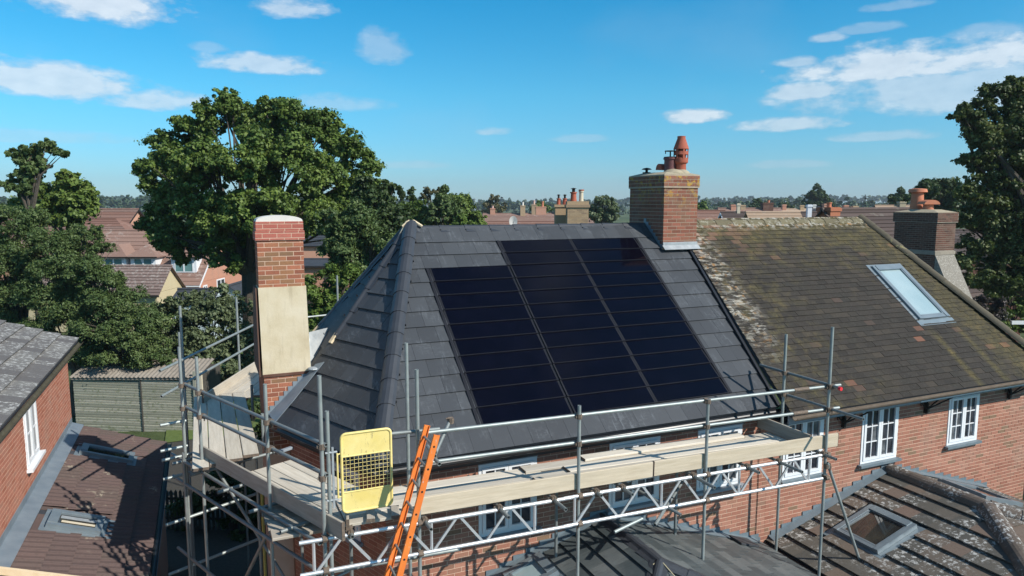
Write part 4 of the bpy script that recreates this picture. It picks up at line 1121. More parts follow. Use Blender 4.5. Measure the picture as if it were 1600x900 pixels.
# aluminium ladder beams under the deck, outer and inner
def beam(x0, x1, y, zt, zb, ph=0, m=alu):
    b = MB(); 
    smooth_angle(MB().tube((x0, y, zt + dz(x0)), (x1, y, zt + dz(x1)), .0255, 12, hollow=True).build('beam_chord', m, sf), 45)
    smooth_angle(MB().tube((x0, y, zb + dz(x0)), (x1, y, zb + dz(x1)), .0255, 12, hollow=True).build('beam_chord', m, sf), 45)
    x = x0 + .16; k = 0
    while x < x1 - .02:
        MB().tube((x, y, zb + dz(x) + .01), (x, y, zt + dz(x) - .01), .019, 8).build('beam_upright', m, sf)
        n_ = min(x + 1.42, x1 - .12); seg = (n_ - x) / 4
        if n_ - x < .5: break
        for i in range(4):
            a, c = x + seg * i + .02, x + seg * (i + 1) - .02
            za, zc_ = (zb, zt) if i % 2 == 0 else (zt, zb)
            A, B = V((a, y, za + dz(a))), V((c, y, zc_ + dz(c))); d = (B - A).normalized()
            MB().obox((A + B) / 2, (B - A), V((0, .022, 0)), d.cross(V((0, 1, 0))) * .032).build('beam_brace', m, sf)
        x = n_
yb_ = YO - .052
beam(.86, 4.42, yb_, TTop, TBot); beam(4.30, 9.02, yb_ + .004, TTop + .004, TBot + .004)
# transoms carrying the boards
for x, y0 in ((1.45, 7.95), (2.36, 7.80), (3.36, 7.76), (4.14, 7.70), (4.80, 7.92), (5.22, 7.80), (6.44, 7.58), (7.45, 7.80), (8.08, 7.58), (9.02, 7.80)):
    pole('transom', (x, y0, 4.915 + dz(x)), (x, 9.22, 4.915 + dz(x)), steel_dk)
    coupler((x, yb_, 4.9 + dz(x)), XX, YX, (0, 0, .03))
# low tubes behind the beam, raker, brace from the right corner
pole('ledger', (1.0, 8.35, 4.33), (2.9, 8.3, 4.30), steel); pole('raker', (5.6, 7.80, 4.33), (7.6, 9.3, 4.62), steel_dk)
pole('brace', (5.05, 7.97, 4.26), (5.52, 7.99, 4.36), steel); pole('raker', (5.62, 8.9, 4.62), (6.08, 7.85, 4.37), steel_dk)
pole('brace', (9.10, 8.04, 4.62), (10.35, 8.0, 1.9), steel)
coupler((9.10, 8.05, 4.55), ZX, V((.4, 0, -1)), (.05, 0, 0))
pole('guard_rail', (2.46, 7.96, 5.74), (2.80, 8.34, 6.04), steel_dk); coupler((2.80, 8.34, 6.04), XX, ZX, (0, -.03, 0))
coupler((2.46, 7.98, 5.80), XX, YX, (0, 0, -.08)); pole('guard_rail', (2.42, 7.80, 5.80), (2.44, 8.16, 5.80), steel); pole('guard_rail', (2.47, 7.78, 5.70), (2.48, 8.14, 5.70), steel)
# --- side run round the angled end
sd = V((-.391, .921, 0)).normalized(); so_ = V((-sd.y, sd.x, 0))      # along, outward (left)
P0 = V((1.155, 8.18, 0))
sp = lambda t, o=0, z=0: P0 + sd * t + so_ * o + V((0, 0, z))
for t, zt in ((1.18, 6.52), (3.22, 6.56), (3.83, 6.62)):
    pole('standard', sp(t, .05, .05), sp(t, .05, zt), steel)
    for z in (6.02, 5.66): coupler(sp(t, .05, z), ZX, sd, -so_ * .052)
pole('standard', sp(3.72, .12, .05), sp(3.72, .12, 5.0), steel_dk); pole('standard', sp(3.0, -.75, .05), sp(3.0, -.75, 4.4), simple('painted_tube_yellow', (.30, .25, .05), (.4, .34, .1), .6))
pole('standard', (-.43, 14.6, .05), (-.43, 14.6, 6.86), steel)
pole('standard', sp(2.2, -.95, .05), sp(2.2, -.95, 4.9), steel_dk); pole('standard', sp(.35, -.6, .05), sp(.35, -.6, 4.9), steel_dk)
for z in (6.02, 5.66): pole('guard_rail', sp(-.12, .0, z), sp(3.98, .0, z + .01), steel_dk)
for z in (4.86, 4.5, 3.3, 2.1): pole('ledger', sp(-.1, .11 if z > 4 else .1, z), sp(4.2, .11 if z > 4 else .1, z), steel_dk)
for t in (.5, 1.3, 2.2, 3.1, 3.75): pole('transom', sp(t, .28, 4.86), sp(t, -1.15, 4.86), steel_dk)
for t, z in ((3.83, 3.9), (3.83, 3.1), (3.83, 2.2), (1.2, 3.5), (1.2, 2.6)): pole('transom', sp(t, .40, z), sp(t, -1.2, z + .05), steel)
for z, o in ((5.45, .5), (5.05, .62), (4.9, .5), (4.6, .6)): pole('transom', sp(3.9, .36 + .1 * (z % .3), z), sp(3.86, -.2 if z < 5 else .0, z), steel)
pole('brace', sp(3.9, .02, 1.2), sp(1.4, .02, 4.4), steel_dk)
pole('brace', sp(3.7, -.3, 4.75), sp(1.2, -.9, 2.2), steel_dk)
# back run
bp = lambda x, y, z: V((x, y, z))
bd = V((.391, .921, 0)).normalized()
B0 = V((-.47, 13.6, 0))
for z in (6.0, 5.56): pole('guard_rail', B0 + bd * -.7 + V((0, 0, z)), B0 + bd * 6.0 + V((0, 0, z)), steel)
for t, zt in ((2.95, 6.75), (.2, 6.5)): pole('standard', B0 + bd * t + V((-.05, 0, .05)), B0 + bd * t + V((-.05, 0, zt)), steel)
pole('standard', (3.12, 18.2, .05), (3.12, 18.2, 6.95), steel); pole('guard_rail', (1.6, 17.85, 5.95), (3.3, 18.3, 5.95), steel)
for (x, y, z0_, z1_) in ((.72, 13.6, 4.8, 5.45), (.78, 12.0, 4.8, 5.35), (.66, 12.1, .05, 4.8)): pole('standard', (x, y, z0_), (x, y, z1_), steel_dk if z1_ > 5.4 else steel)

# ------------------------------------------------------------------ boards: each one lies loose on the transoms
def board(label, a, b, w=.222, t=.038, m=None, group='scaffold boards', name='scaffold_board', up=(0, 0, 1), shade=None):
    a, b, up = V(a), V(b), V(up).normalized(); d = (b - a); l = d.length; d.normalize(); s = up.cross(d).normalized(); up = d.cross(s)
    x0 = V((-l / 2, -w / 2, -t / 2)); c = MB()
    e = .006
    vs = []
    for xx in (-l / 2, l / 2):
        for (yy, zz) in ((-w / 2 + e, -t / 2), (w / 2 - e, -t / 2), (w / 2, -t / 2 + e), (w / 2, t / 2 - e), (w / 2 - e, t / 2), (-w / 2 + e, t / 2), (-w / 2, t / 2 - e), (-w / 2, -t / 2 + e)):
            vs.append((xx, yy, zz))
    fs = [tuple(range(7, -1, -1)), tuple(range(8, 16))] + [(i, (i + 1) % 8, 8 + (i + 1) % 8, 8 + i) for i in range(8)]
    me = bpy.data.meshes.new(name); me.from_pydata(vs, [], fs); me.materials.append(m or board_wood)
    o = bpy.data.objects.new(name, me); COL.objects.link(o)
    M = Matrix((( d.x, s.x, up.x, 0), (d.y, s.y, up.y, 0), (d.z, s.z, up.z, 0), (0, 0, 0, 1))); M.translation = (a + b) / 2
    o.matrix_world = M
    # galvanised end bands
    tag(o, label, 'board', group)
    for xx in (-l / 2, l / 2):
        bb = MB().box((xx - .004 if xx > 0 else xx - .002, -w / 2 - .002, -t / 2 - .002), (xx + .002 if xx > 0 else xx + .004, w / 2 + .002, t / 2 + .002))
        q = bb.build('end_band', rusty, None); q.parent = o
    return o
nth = ['outermost', 'second outermost', 'middle', 'the one nearest the brick wall']
for j in range(4):
    y = YO + .17 + j * .232
    xe = (4.15, 4.35, 4.95, 4.35)[j]
    board('pale walkway board, %s, left half of the front scaffold deck' % nth[j], (1.42, y, DK(1.42) - .019), (xe, y, DK(xe) - .019))
    board('pale walkway board, %s, right half of the front scaffold deck' % nth[j], (xe - .25, y, DK(xe) + .022), (8.82, y, DK(8.8) - .012))
board('narrow pale board laid on top of the walkway against the brick wall, right part', (5.1, YO + .90, DK(5.1) + .050), (8.2, YO + .95, DK(8.2) + .034), w=.20)
TB = 'toe boards on edge'
def toe(label, a, b, m=None): return board(label, a, b, w=.222, t=.036, m=m or board_new, group=TB, name='toe_board', up=(V(b) - V(a)).cross(V((0, 0, 1))))
toe('long pine toe board on edge along the front, just right of the orange ladder', (2.32, YO + .045, DK(2.3) + .09), (5.78, YO + .045, DK(5.78) + .09))
toe('pine toe board on edge along the front, right half, ending past the corner pole', (5.80, YO + .048, DK(5.8) + .095), (9.42, YO + .048, DK(9.4) + .095))
toe('dark sided toe board across the right end of the deck', (8.90, 8.22, DK(8.9) + .10), (8.90, 9.4, DK(8.9) + .10), board_grey)
toe('short grey end of board on edge below the yellow gate', (1.42, 8.06, DK(1.4) - .01), (1.46, 8.3, DK(1.4) - .01), board_grey)
# side run boards
DS = 4.965
names = ['outermost', 'second', 'third', 'innermost']
for j in range(4):
    board('pale board, %s of four, on the angled left deck near the corner pole' % names[j], sp(-.15 + .15 * j, -.20 - j * .232, DS - .02), sp(2.35, -.20 - j * .232, DS - .02))
for j in range(4):
    board('pale board running lengthwise on the far left deck, %s of four' % names[j], (-.27 + j * .235 + .1, 10.75 + .1 * j, DS + .022), (-.27 + j * .235 + .1, 14.9, DS + .022))
toe('long grey toe board on edge along the angled left deck', sp(-.38, -.03, DS + .085), sp(3.45, -.03, DS + .085), board_grey)
for j in range(4):
    n_ = V((bd.y, -bd.x, 0)); a = V((-.22, 14.2, DS)) + n_ * (j * .235 + .15)
    board('board on the deck behind the cream rendered chimney, %s of four' % names[j], a + bd * (.2 + .2 * j), a + bd * 3.9)
toe('toe board on edge at the back left, in sun beside the cream chimney', V((-.12, 14.35, DS + .085)), V((-.12, 14.35, DS + .085)) + bd * 3.7, board_wood)
for j in range(4):
    y = 8.60 + j * .26
    board('short weathered board on the small lower platform by the corner, %s from the front' % ['first', 'second', 'third', 'fourth'][j], (.60 - .02 * j, y, 4.80 - .005 * j), (1.22 - .30 * (j > 1) * 0, y, 4.80), w=.25, m=board_grey, group='lower platform boards')
for i, (x, y) in enumerate(((1.70, 8.22), (2.0, 8.20))):
    board('small timber offcut under the yellow gate, %s one' % ('left', 'right')[i], (x, y - .13, DK(x) + .03), (x + .06, y + .16, DK(x) + .03), w=.10, t=.04, m=board_grey, group='timber offcuts')
board('blue grey offcut lying on the angled left deck', sp(2.62, -.82, DS + .06), sp(2.66, -1.1, DS + .06), w=.07, t=.04, m=grey_paint, group=None)

# ------------------------------------------------------------------ yellow gate
gt = thing('gate', (1.68, 8.2, 5.1), 'yellow scaffold safety gate with mesh middle beside the orange ladder', 'gate')
gx0, gx1, gz0, gz1, gy = 1.385, 1.975, 5.14, 6.10, 8.14
r_ = .055; pts = []
for (cx, cz, t0) in ((gx1 - r_, gz1 - r_, 0), (gx0 + r_, gz1 - r_, 90), (gx0 + r_, gz0 + r_, 180), (gx1 - r_, gz0 + r_, 270)):
    for k in range(5):
        t = radians(t0 + 22.5 * k); pts.append(V((cx + r_ * cos(t), gy, cz + r_ * sin(t))))
smooth_angle(MB().sweep(pts + [pts[0], pts[1]], .0165, 8).build('frame', yellow_p, gt), 60)
MB().box((gx0 + .012, gy - .004, gz1 - .275), (gx1 - .012, gy + .004, gz1 - .012)).build('panel', yellow_p, gt)
MB().box((gx0 + .012, gy - .004, gz0 + .012), (gx1 - .012, gy + .004, gz0 + .245)).build('panel', yellow_p, gt)
for z in (gz1 - .275, gz0 + .245): MB().tube((gx0, gy, z), (gx1, gy, z), .011, 8).build('cross_bar', yellow_p, gt)
zz0, zz1 = gz0 + .25, gz1 - .28
for i in range(1, 12):
    x = gx0 + (gx1 - gx0) * i / 12; MB().tube((x, gy - .003, zz0), (x, gy - .003, zz1), .0028, 5).build('mesh_wire', yellow_p, gt)
for i in range(1, 9):
    z = zz0 + (zz1 - zz0) * i / 9; MB().tube((gx0, gy + .003, z), (gx1, gy + .003, z), .0028, 5).build('mesh_wire', yellow_p, gt)
hb = MB().tube((1.335, gy, 5.33), (1.335, gy, 5.88), .011, 8); hb.tube((1.335, gy, 5.86), (1.39, gy, 5.88), .009, 6); hb.tube((1.335, gy, 5.35), (1.39, gy, 5.34), .009, 6); hb.build('hinge_bar', yellow_p, gt)
hb2 = MB().box((1.272, gy - .012, 5.22), (1.296, gy + .012, 5.96)); hb2.tube((1.20, gy, 5.90), (1.335, gy, 5.90), .014, 8); hb2.tube((1.20, gy, 5.32), (1.335, gy, 5.32), .014, 8); hb2.build('hinge_post', lead_new, gt)

# ------------------------------------------------------------------ orange ladder
ld = thing('ladder', (1.0, 7.8, 0), 'orange fibreglass ladder leaning against the front of the scaffold', 'ladder')
Lt, Lb = V((2.385, 0, 6.13)), V((.62, 0, .05)); Ld = (Lb - Lt).normalized(); Ln = Ld.cross(YX).normalized()
for y, dzz in ((7.98, 0), (7.60, .0)):
    a, b = Lt + V((0, y, dzz)), Lb + V((0, y, 0)); s_ = MB()
    sgn = 1 if y > 7.8 else -1
    s_.obox((a + b) / 2 + V((0, sgn * .012, 0)), b - a, V((0, .008, 0)), Ln * .072)
    s_.obox((a + b) / 2 + Ln * .033, b - a, V((0, .030, 0)), Ln * .008)
    s_.obox((a + b) / 2 - Ln * .033, b - a, V((0, .030, 0)), Ln * .008)
    st_ = s_.build('stile', orange_p, ld)
    k = 0; t = .14
    while t < (b - a).length - .2:
        q = a + Ld * t
        MB().tube(q + V((0, -.017 if sgn < 0 else -.004, 0)), q + V((0, -.010 if sgn < 0 else .003, 0)), .014, 8).build('rung_rivet', iron, st_)
        t += .27
t = .14
while t < (Lb - Lt).length - .2:
    q = Lt + Ld * t; MB().tube(q + V((0, 7.605, 0)), q + V((0, 7.975, 0)), .015, 8).build('rung', steel_dk, ld); t += .27

# ------------------------------------------------------------------ shed, fence
def camxy(xc, zc): return V((RT.x * xc + sin(YAW) * zc, RT.y * xc + cos(YAW) * zc, 0))
RX = V((cos(YAW), -sin(YAW), 0)); FX = V((sin(YAW), cos(YAW), 0))
sh = thing('shed', tuple(camxy(-14.5, 27.5)), 'green weathered board shed with a corrugated lean roof', 'shed')
S0 = camxy(-16.9, 26.6); SW = 4.62
MB().obox(S0 + RX * SW / 2 + FX * 1.3 + V((0, 0, 1.0)), RX * (SW - .02), FX * 2.5, V((0, 0, 2.1))).build('wall', fence_wood, sh)
Pw = Pieces('board', shed_wood, sh, 200)
for k in range(22):
    z = -.1 + k * .1
    for a, b in ((0, 2.58), (2.62, SW)):
        unit_box(Pw, S0 + RX * (a + b) / 2 + V((0, 0, z + .045)) - FX * (-.028 + .006 * ((k * 7) % 3)), RX * (b - a), FX * .03 + V((0, 0, .014)), V((0, 0, .078)))
Pw.finish()
MB().obox(S0 + RX * 2.6 + V((0, 0, 1.0)) - FX * .012, RX * .05, FX * .03, V((0, 0, 2.2))).build('corner_strip', fence_wood, sh)
for x_ in (SW + .06, SW + .3): MB().obox(S0 + RX * x_ + V((0, 0, 1.1)), RX * .1, FX * .1, V((0, 0, 2.5))).build('post', cream_pot if x_ > SW + .1 else shed_wood, sh)
vs, fs = [], []; nx = 120
for j, (f_, z_) in enumerate(((-.12, 2.13), (1.5, 2.52))):
    for i in range(nx + 1):
        p = S0 + RX * (-.1 + (SW + .35) * i / nx) + FX * f_ + V((0, 0, z_ + .022 * sin(i * 2 * pi / 4.0)))
        vs.append(p)
for i in range(nx): fs.append((i, i + 1, nx + 2 + i, nx + 1 + i))
MB().add(vs, fs).build('roof', corr, sh, smooth=True)
MB().obox(S0 + RX * SW / 2 - FX * .06 + V((0, 0, 2.08)), RX * (SW + .1), FX * .02, V((0, 0, .09))).build('fascia', corr, sh)
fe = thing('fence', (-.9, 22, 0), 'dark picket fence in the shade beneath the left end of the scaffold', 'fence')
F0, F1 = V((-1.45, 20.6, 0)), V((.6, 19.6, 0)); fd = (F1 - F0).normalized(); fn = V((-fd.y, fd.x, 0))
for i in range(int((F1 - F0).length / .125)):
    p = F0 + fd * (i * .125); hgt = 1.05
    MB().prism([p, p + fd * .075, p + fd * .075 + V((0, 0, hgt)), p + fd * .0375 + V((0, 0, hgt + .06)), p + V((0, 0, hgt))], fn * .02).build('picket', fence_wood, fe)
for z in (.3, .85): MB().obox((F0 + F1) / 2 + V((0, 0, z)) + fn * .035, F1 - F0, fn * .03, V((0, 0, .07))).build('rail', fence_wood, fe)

# ================================================================== BACKGROUND HOUSES
def bg_house(label, o, ax, ln, wd, he, hr, roof, wall, name='house', tiles_=None, hipL=0, hipR=0, over=.25, wins=(), chims=(), gable_m=None, cat='house', verge=None):
    """o front-left corner of the footprint, ax along the ridge (to the right); extends wd away from the viewer side"""
    o, ax = V(o), V(ax).normalized(); bk = V((-ax.y, ax.x, 0)); r = thing(name, tuple(o + ax * ln / 2 + bk * wd / 2), label, cat)
    z = lambda q: V((0, 0, q))
    w_ = MB()
    w_.obox(o + ax * ln / 2 + bk * wd / 2 + z(he / 2 - .03), ax * ln, bk * wd, z(he - .05)).build('wall', wall, r)
    for e_, h_ in ((0, hipL), (ln, hipR)):
        if h_ == 0:
            k_ = 1 if e_ == 0 else -1
            a = o + ax * e_; MB().prism([a + z(he - .04), a + bk * wd + z(he - .04), a + bk * wd / 2 + z(hr - .08)], ax * k_ * .12).build('gable', gable_m or wall, r)
    sl_ = (hr - he) / (wd / 2); ov = over; zo = he - sl_ * ov
    A, B = o - ax * (ov if hipL == 0 else ov) - bk * ov + z(zo), o + ax * (ln + ov) - bk * ov + z(zo)
    Rl, Rr = o + bk * wd / 2 + ax * (hipL if hipL else -ov) + z(hr), o + bk * wd / 2 + ax * (ln - hipR if hipR else ln + ov) + z(hr)
    Cb, Db = B + bk * (wd + 2 * ov), A + bk * (wd + 2 * ov)
    # front slope as stepped courses so that the rows read
    nrow = tiles_ or 10
    f = MB()
    for i in range(nrow):
        t0, t1 = i / nrow, (i + 1) / nrow
        nrm = (B - A).cross(Rl - A).normalized()
        q = [A.lerp(Rl, t0) + nrm * .05, B.lerp(Rr, t0) + nrm * .05, B.lerp(Rr, t1) + nrm * .01, A.lerp(Rl, t1) + nrm * .01]
        f.prism(q, nrm * -.05)
    f.build('roof', roof, r)
    g = MB(); nrm = V((0, 0, 1))
    g.prism([Cb, Db, Rl, Rr], -z(.06)).build('roof', roof, r)
    for h_, (p, q, s) in ((hipL, (Db, A, Rl)), (hipR, (B, Cb, Rr))):
        if h_: MB().prism([p, q, s], z(-.06)).build('roof', roof, r)
        elif verge:
            for (m_, n_) in ((p, s), (s, q)):
                MB().obox((m_ + n_) / 2 + z(-.08), n_ - m_, ax * .05, z(.2)).build('bargeboard', verge, r)
    MB().tube(Rl + z(.02), Rr + z(.02), .10, 8).build('ridge', roof, r)
    MB().obox((A + B) / 2 - z(.06), B - A, bk * .08, z(.1)).build('gutter', white_pvc if verge is white_pvc else iron, r)
    for (u_, zz, w2_, h2_, *m_) in wins:
        window(r, o + ax * u_ + z(zz) - bk * .01, ax, -bk, w2_, h2_, cols=1, rows=1, pane=(m_[0] if m_ else None))
    for (u_, vv, cw_, cd_, top, cm, pots) in chims:
        c = o + ax * u_ + bk * vv; cb_ = MB().obox(c + z((top + he) / 2), ax * cw_, bk * cd_, z(top - he)); cb_.obox(c + z(top - .12), ax * (cw_ + .1), bk * (cd_ + .1), z(.16))
        ch_ = cb_.build('chimney', cm, r)
        for (pu, pr, ph, pm) in pots: smooth_angle(MB().lathe(c + ax * pu + z(top - .04), [(pr, 0), (pr * .92, ph * .8), (pr * 1.15, ph * .82), (pr * 1.15, ph)], 12).build('chimney_pot', pm, ch_), 40)
    return r
# dormer house, upper left
hA = bg_house('tiled house with three white hipped dormers and a salmon brick gable', camxy(-38.2, 56.8), RX, 12.8, 9.2, 2.35, 6.35, tile_pink, brick_far, tiles_=14, verge=white_pvc)
def dormer(par, c, w, h, d, m_roof):
    c = V(c); z = lambda q: V((0, 0, q))
    MB().obox(c + FX * d / 2 + z(h / 2), RX * w, FX * d, z(h)).build('dormer_cheek', white_pvc, par)
    window(par, c - RX * (w / 2 - .22) + z(.12) - FX * .012, RX, -FX, w - .44, h - .22, cols=1, rows=1, pane=glass_teal, name='dormer_window')
    a, b = c - RX * (w / 2 + .25) - FX * .3 + z(h), c + RX * (w / 2 + .25) - FX * .3 + z(h)
    p, q = c + FX * (.9) + z(h + .95), c + FX * (d + 2.0) + z(h + .95)
    a2, b2 = a + FX * (d + 1.5), b + FX * (d + 1.5)
    MB().prism([a, b, p], z(-.07)).prism([b, b2, q, p], z(-.07)).prism([a2, a, p, q], z(-.07)).build('dormer_roof', m_roof, par)
    MB().obox(c - FX * .28 + z(h - .06), RX * (w + .5), FX * .06, z(.12)).build('fascia', iron, par)
for u in (180, 226, 289):
    xc = (u - 800) / FPX * 58.0; dormer(hA, camxy(xc, 57.6) + V((0, 0, 2.95)), 2.05, 1.45, 2.2, tile_pink)
for zz, off, w_, h_ in ((3.6, 3.2, .75, 1.1), (.3, 3.6, 1.7, 1.9), (.6, .9, .8, 1.4)):
    window(hA, camxy(-25.38, 56.8 + off) + V((0, 0, zz)), FX, RX, w_, h_, cols=1, rows=1)
bg_house('garage with cream rendered gable and mottled grey tiled roof, in front of the dormer house', camxy(-33.5, 47.6), RX, 9.4, 3.7, 2.75, 4.35, tile_mott, cream_wall, tiles_=10, gable_m=cream_wall, name='garage', cat='garage')
bg_house('brown tiled house with a tall orange topped chimney behind the dormer house', camxy(-48.5, 73), RX, 8.0, 7.5, 5.5, 8.05, tile_red, brick_far, tiles_=9, chims=[(1.1, 3.6, 1.5, 1.0, 9.15, brick_yel, [(-.3, .15, .35, terracotta_l), (.2, .15, .35, terracotta_l)])], verge=iron)
bg_house('long reddish hipped roof house left of the oak, below the chimney house', camxy(-49.0, 66), RX, 14, 8, 5.0, 7.15, tile_red, brick_far, tiles_=10, hipR=4)
bg_house('small house with cream gable half hidden by the conifer', camxy(-43.2, 60.5), RX, 4.4, 5, 3.6, 5.9, tile_pink, cream_wall, tiles_=9, gable_m=cream_wall, wins=[(.7, 2.2, 1.3, 1.1)])
bg_house('pinkish tiled house at the far left seen through the conifer branches', camxy(-62, 72), RX, 12, 8, 4.6, 7.3, tile_pink, brick_far, tiles_=10, wins=[(9.5, 2.6, 1.6, 1.3)])
bg_house('grey shed with dark felt roof in front of the salmon gable', camxy(-21.9, 45), RX, 2.6, 2.4, 2.45, 3.1, felt, blue_wall, tiles_=1, gable_m=blue_wall, name='shed', cat='shed', over=.1)
bg_house('pale blue garden shed with grey roof, right of the felt roofed shed', camxy(-17.6, 46.5), FX, 2.6, 2.3, 2.5, 3.3, felt, blue_wall, tiles_=1, gable_m=blue_wall, name='shed', cat='shed', over=.15)
bg_house('dark slate roofed house behind the oak, right of the salmon gable', camxy(-31, 80), RX, 12, 7, 4.0, 5.6, felt, brick_far, tiles_=8)
bg_house('flat roofed brick house between the cream chimney and the hip', camxy(-20.5, 58), RX, 9, 6, 3.6, 3.9, felt, brick_far, tiles_=1)
# terraces straight ahead
bg_house('long brown tiled terrace beyond the new ridge', camxy(-5.2, 128), RX, 20, 9, 4.6, 6.7, tile_pink, brick_far, tiles_=8,
         chims=[(1.6, 4.5, .9, .9, 7.7, brick_far, [(0, .2, .5, terracotta_p)]), (7.2, 4, .9, .9, 8.2, brick_yel, [(0, .2, .7, cement_white)]), (10.6, 4.5, 1.9, 1, 8.0, brick_far, [(.3, .2, 1.0, terracotta_l)]), (9.3, 4.5, .9, .9, 8.4, brick_yel, [(0, .2, .8, terracotta_p)]), (13.8, 4.5, 1.0, 1.0, 8.1, brick_far, [(0, .2, .7, terracotta_l)])])
bg_house('red brick terrace with arched windows just behind the new ridge', camxy(-3.2, 96), RX, 11.5, 7, 4.4, 6.1, tile_red, brick_far, tiles_=7)
hy_ = bg_house('house with the yellow brick chimney stack behind the ridge', camxy(.5, 37), RX, 6.5, 8, 5.2, 7.3, tile_dk, brick_yel, tiles_=10)
yc = MB(); z3 = lambda q: V((0, 0, q))
q0 = camxy(3.20, 35.0)
stk = MB().obox(q0 + z3(7.9), RX * 1.03, FX * 1.0, z3(1.3)).obox(q0 + z3(8.62), RX * 1.16, FX * 1.12, z3(.14)).obox(q0 + z3(8.77), RX * 1.06, FX * 1.02, z3(.16))
stk.obox(camxy(2.50, 36.4) + z3(7.8), RX * .62, FX * .9, z3(1.5)).obox(camxy(2.50, 36.4) + z3(8.62), RX * .72, FX * 1.0, z3(.12))
ys = stk.build('chimney', brick_yel, hy_, label='yellow brick chimney stack with four red and cream pots')
Pyb = Pieces('brick', brick_yel, ys, 150)
for k in range(14):
    for i in range(5):
        x = -.51 + i * .23 - (k % 2) * .115; a, b = max(-.51, x), min(.51, x + .22)
        if b - a > .04: unit_box(Pyb, q0 - FX * .5 + RX * (a + b) / 2 + z3(7.5 + k * .076), RX * (b - a), FX * .02, z3(.066))
Pyb.finish()
for (xc, zc, r, h, m_, c_) in ((3.02, 35, .155, .50, terracotta, 1), (3.40, 35, .115, .56, cream_pot, 0), (2.38, 36.4, .10, .34, terracotta, 1), (2.70, 36.4, .11, .34, terracotta, 1)):
    smooth_angle(MB().lathe(camxy(xc, zc) + z3(8.80 if zc == 35 else 8.66), [(r, 0), (r * .85, h * .85), (r * 1.1, h * .88), (r * 1.1, h)], 14).build('chimney_pot', m_, ys), 40)
    if c_: MB().lathe(camxy(xc, zc) + z3((8.80 if zc == 35 else 8.66) + h), [(r * .5, 0), (r * .5, .14), (r * 1.05, .16), (.02, .2)], 10).build('cowl', iron, ys)
    else: MB().lathe(camxy(xc, zc) + z3(8.80 + h), [(r * 1.2, 0), (r * 1.2, .06)], 12).build('pot_rim', terracotta, ys)
sdh = thing('satellite_dish', tuple(at(802, 347, 46)), 'pale satellite dish showing just above the new ridge', 'satellite dish')
pd = at(802, 346, 46); MB().lathe((0, 0, 0), [(.01, 0)], 4)
dv = MB(); nn = 14
for i in range(nn):
    t = 2 * pi * i / nn; dv.v.append(pd + (RX * cos(t) * .27 + V((0, 0, sin(t) * .36))) - FX * .06)
dv.v.append(pd); dv.v.append(pd + FX * .03)
dv.f = [(i, (i + 1) % nn, nn) for i in range(nn)] + [((i + 1) % nn, i, nn + 1) for i in range(nn)]
dv.build('dish', cement_white, sdh); MB().tube(pd, pd - V((0, 0, 6.5)), .03, 6).build('mast', steel_dk, sdh)
# roofs to the right, beyond the mossy ridge
def rh_(u0, u1, v, d, ln_extra=0): return camxy((u0 - 800) / FPX * d, d - 4), (u1 - u0) / FPX * d, CAMZ - (v - 316) / FPX * d
def quick(label, u0, u1, v, d, roof, **k):
    o, ln, hr = rh_(u0, u1, v, d); return bg_house(label, o, RX, ln, 8, hr - 2.9, hr, roof, k.pop('wall', brick_far), **k)
quick('low brown roof right beside the broad chimney', 1080, 1128, 329, 88, tile_red, tiles_=8)
quick('dark roof with solar panels and a white verge beyond the mossy ridge', 1128, 1168, 332, 66, tile_dk, tiles_=9, verge=white_pvc, chims=[(1.4, 4, .28, .28, 8.7, cream_pot, [])])
quick('tan pantiled roof with bold rolls beyond the mossy ridge', 1168, 1243, 332, 58, tile_tan, tiles_=11)
quick('dark tiled roof with a white flue right of the tan roof', 1244, 1274, 332, 62, tile_dk, tiles_=9, chims=[(.35, 2.5, .35, .35, 8.6, white_pvc, [])])
o_ = camxy((1280 - 800) / FPX * 60, 56.5); bg_house('small tan gable facing the camera between dark roofs', o_, -FX, 6, 3.2, 5.2, 8.05, tile_dk, cream_wall, gable_m=tile_tan)
quick('dark roof left of the pale blue gable', 1284, 1308, 336, 64, tile_dk, tiles_=8)
o_ = camxy((1327 - 800) / FPX * 62, 58.5) ; bg_house('small pale blue gabled house with dark verge beyond the ridge', o_ , -FX, 7, 2.3, 6.2, 8.15, felt, blue_wall, gable_m=blue_wall, verge=iron)
quick('long low roof in the second row with a broad brick chimney', 1122, 1215, 325.5, 105, tile_pink, tiles_=7, chims=[(2.2, 4, 1.2, .9, 8.45, brick_far, []), (3.4, 4, .7, .7, 8.4, brick_yel, []), (7.0, 4, 1.5, 1.2, 8.75, brick_old, [(.2, .2, .4, terracotta_l)])])
quick('brown roof in the second row with several small chimneys', 1212, 1270, 326.5, 112, tile_tan, tiles_=7, chims=[(1, 4, .6, .6, 8.45, brick_far, []), (3.8, 4, .6, .6, 8.35, brick_yel, [])])
quick('dark second row roof with a sloping glazed panel', 1262, 1296, 324, 98, felt, tiles_=7, chims=[(2.2, 4, .7, .7, 8.6, brick_far, []), (.6, 4, .4, .4, 8.5, cement_white, [])])
quick('brown second row roof behind the pale blue gable', 1290, 1348, 328.5, 100, tile_pink, tiles_=7, chims=[(2.5, 4, .6, .6, 8.4, brick_far, []), (3.8, 4, .7, .7, 8.3, brick_yel, [])])
quick('tan gabled roofs in the distance left of the orange pots', 1366, 1425, 321.5, 84, tile_tan, tiles_=9, verge=iron, chims=[(2.9, 4, .7, .7, 8.9, cement_old, [])])
o_, ln_, hr_ = rh_(1348, 1500, 328.5, 36)
hS = bg_house('neighbouring house with rough brown tiled roof and square brick chimney behind the hip', o_, V((.97, .05, 0)).normalized(), 6.5, 9, 4.2, 8.42, tile_dk, brick_old, tiles_=24, chims=[(.30, 4.5, .72, .8, 8.55, brick_chim, [(0, .12, .28, terracotta_l)])])
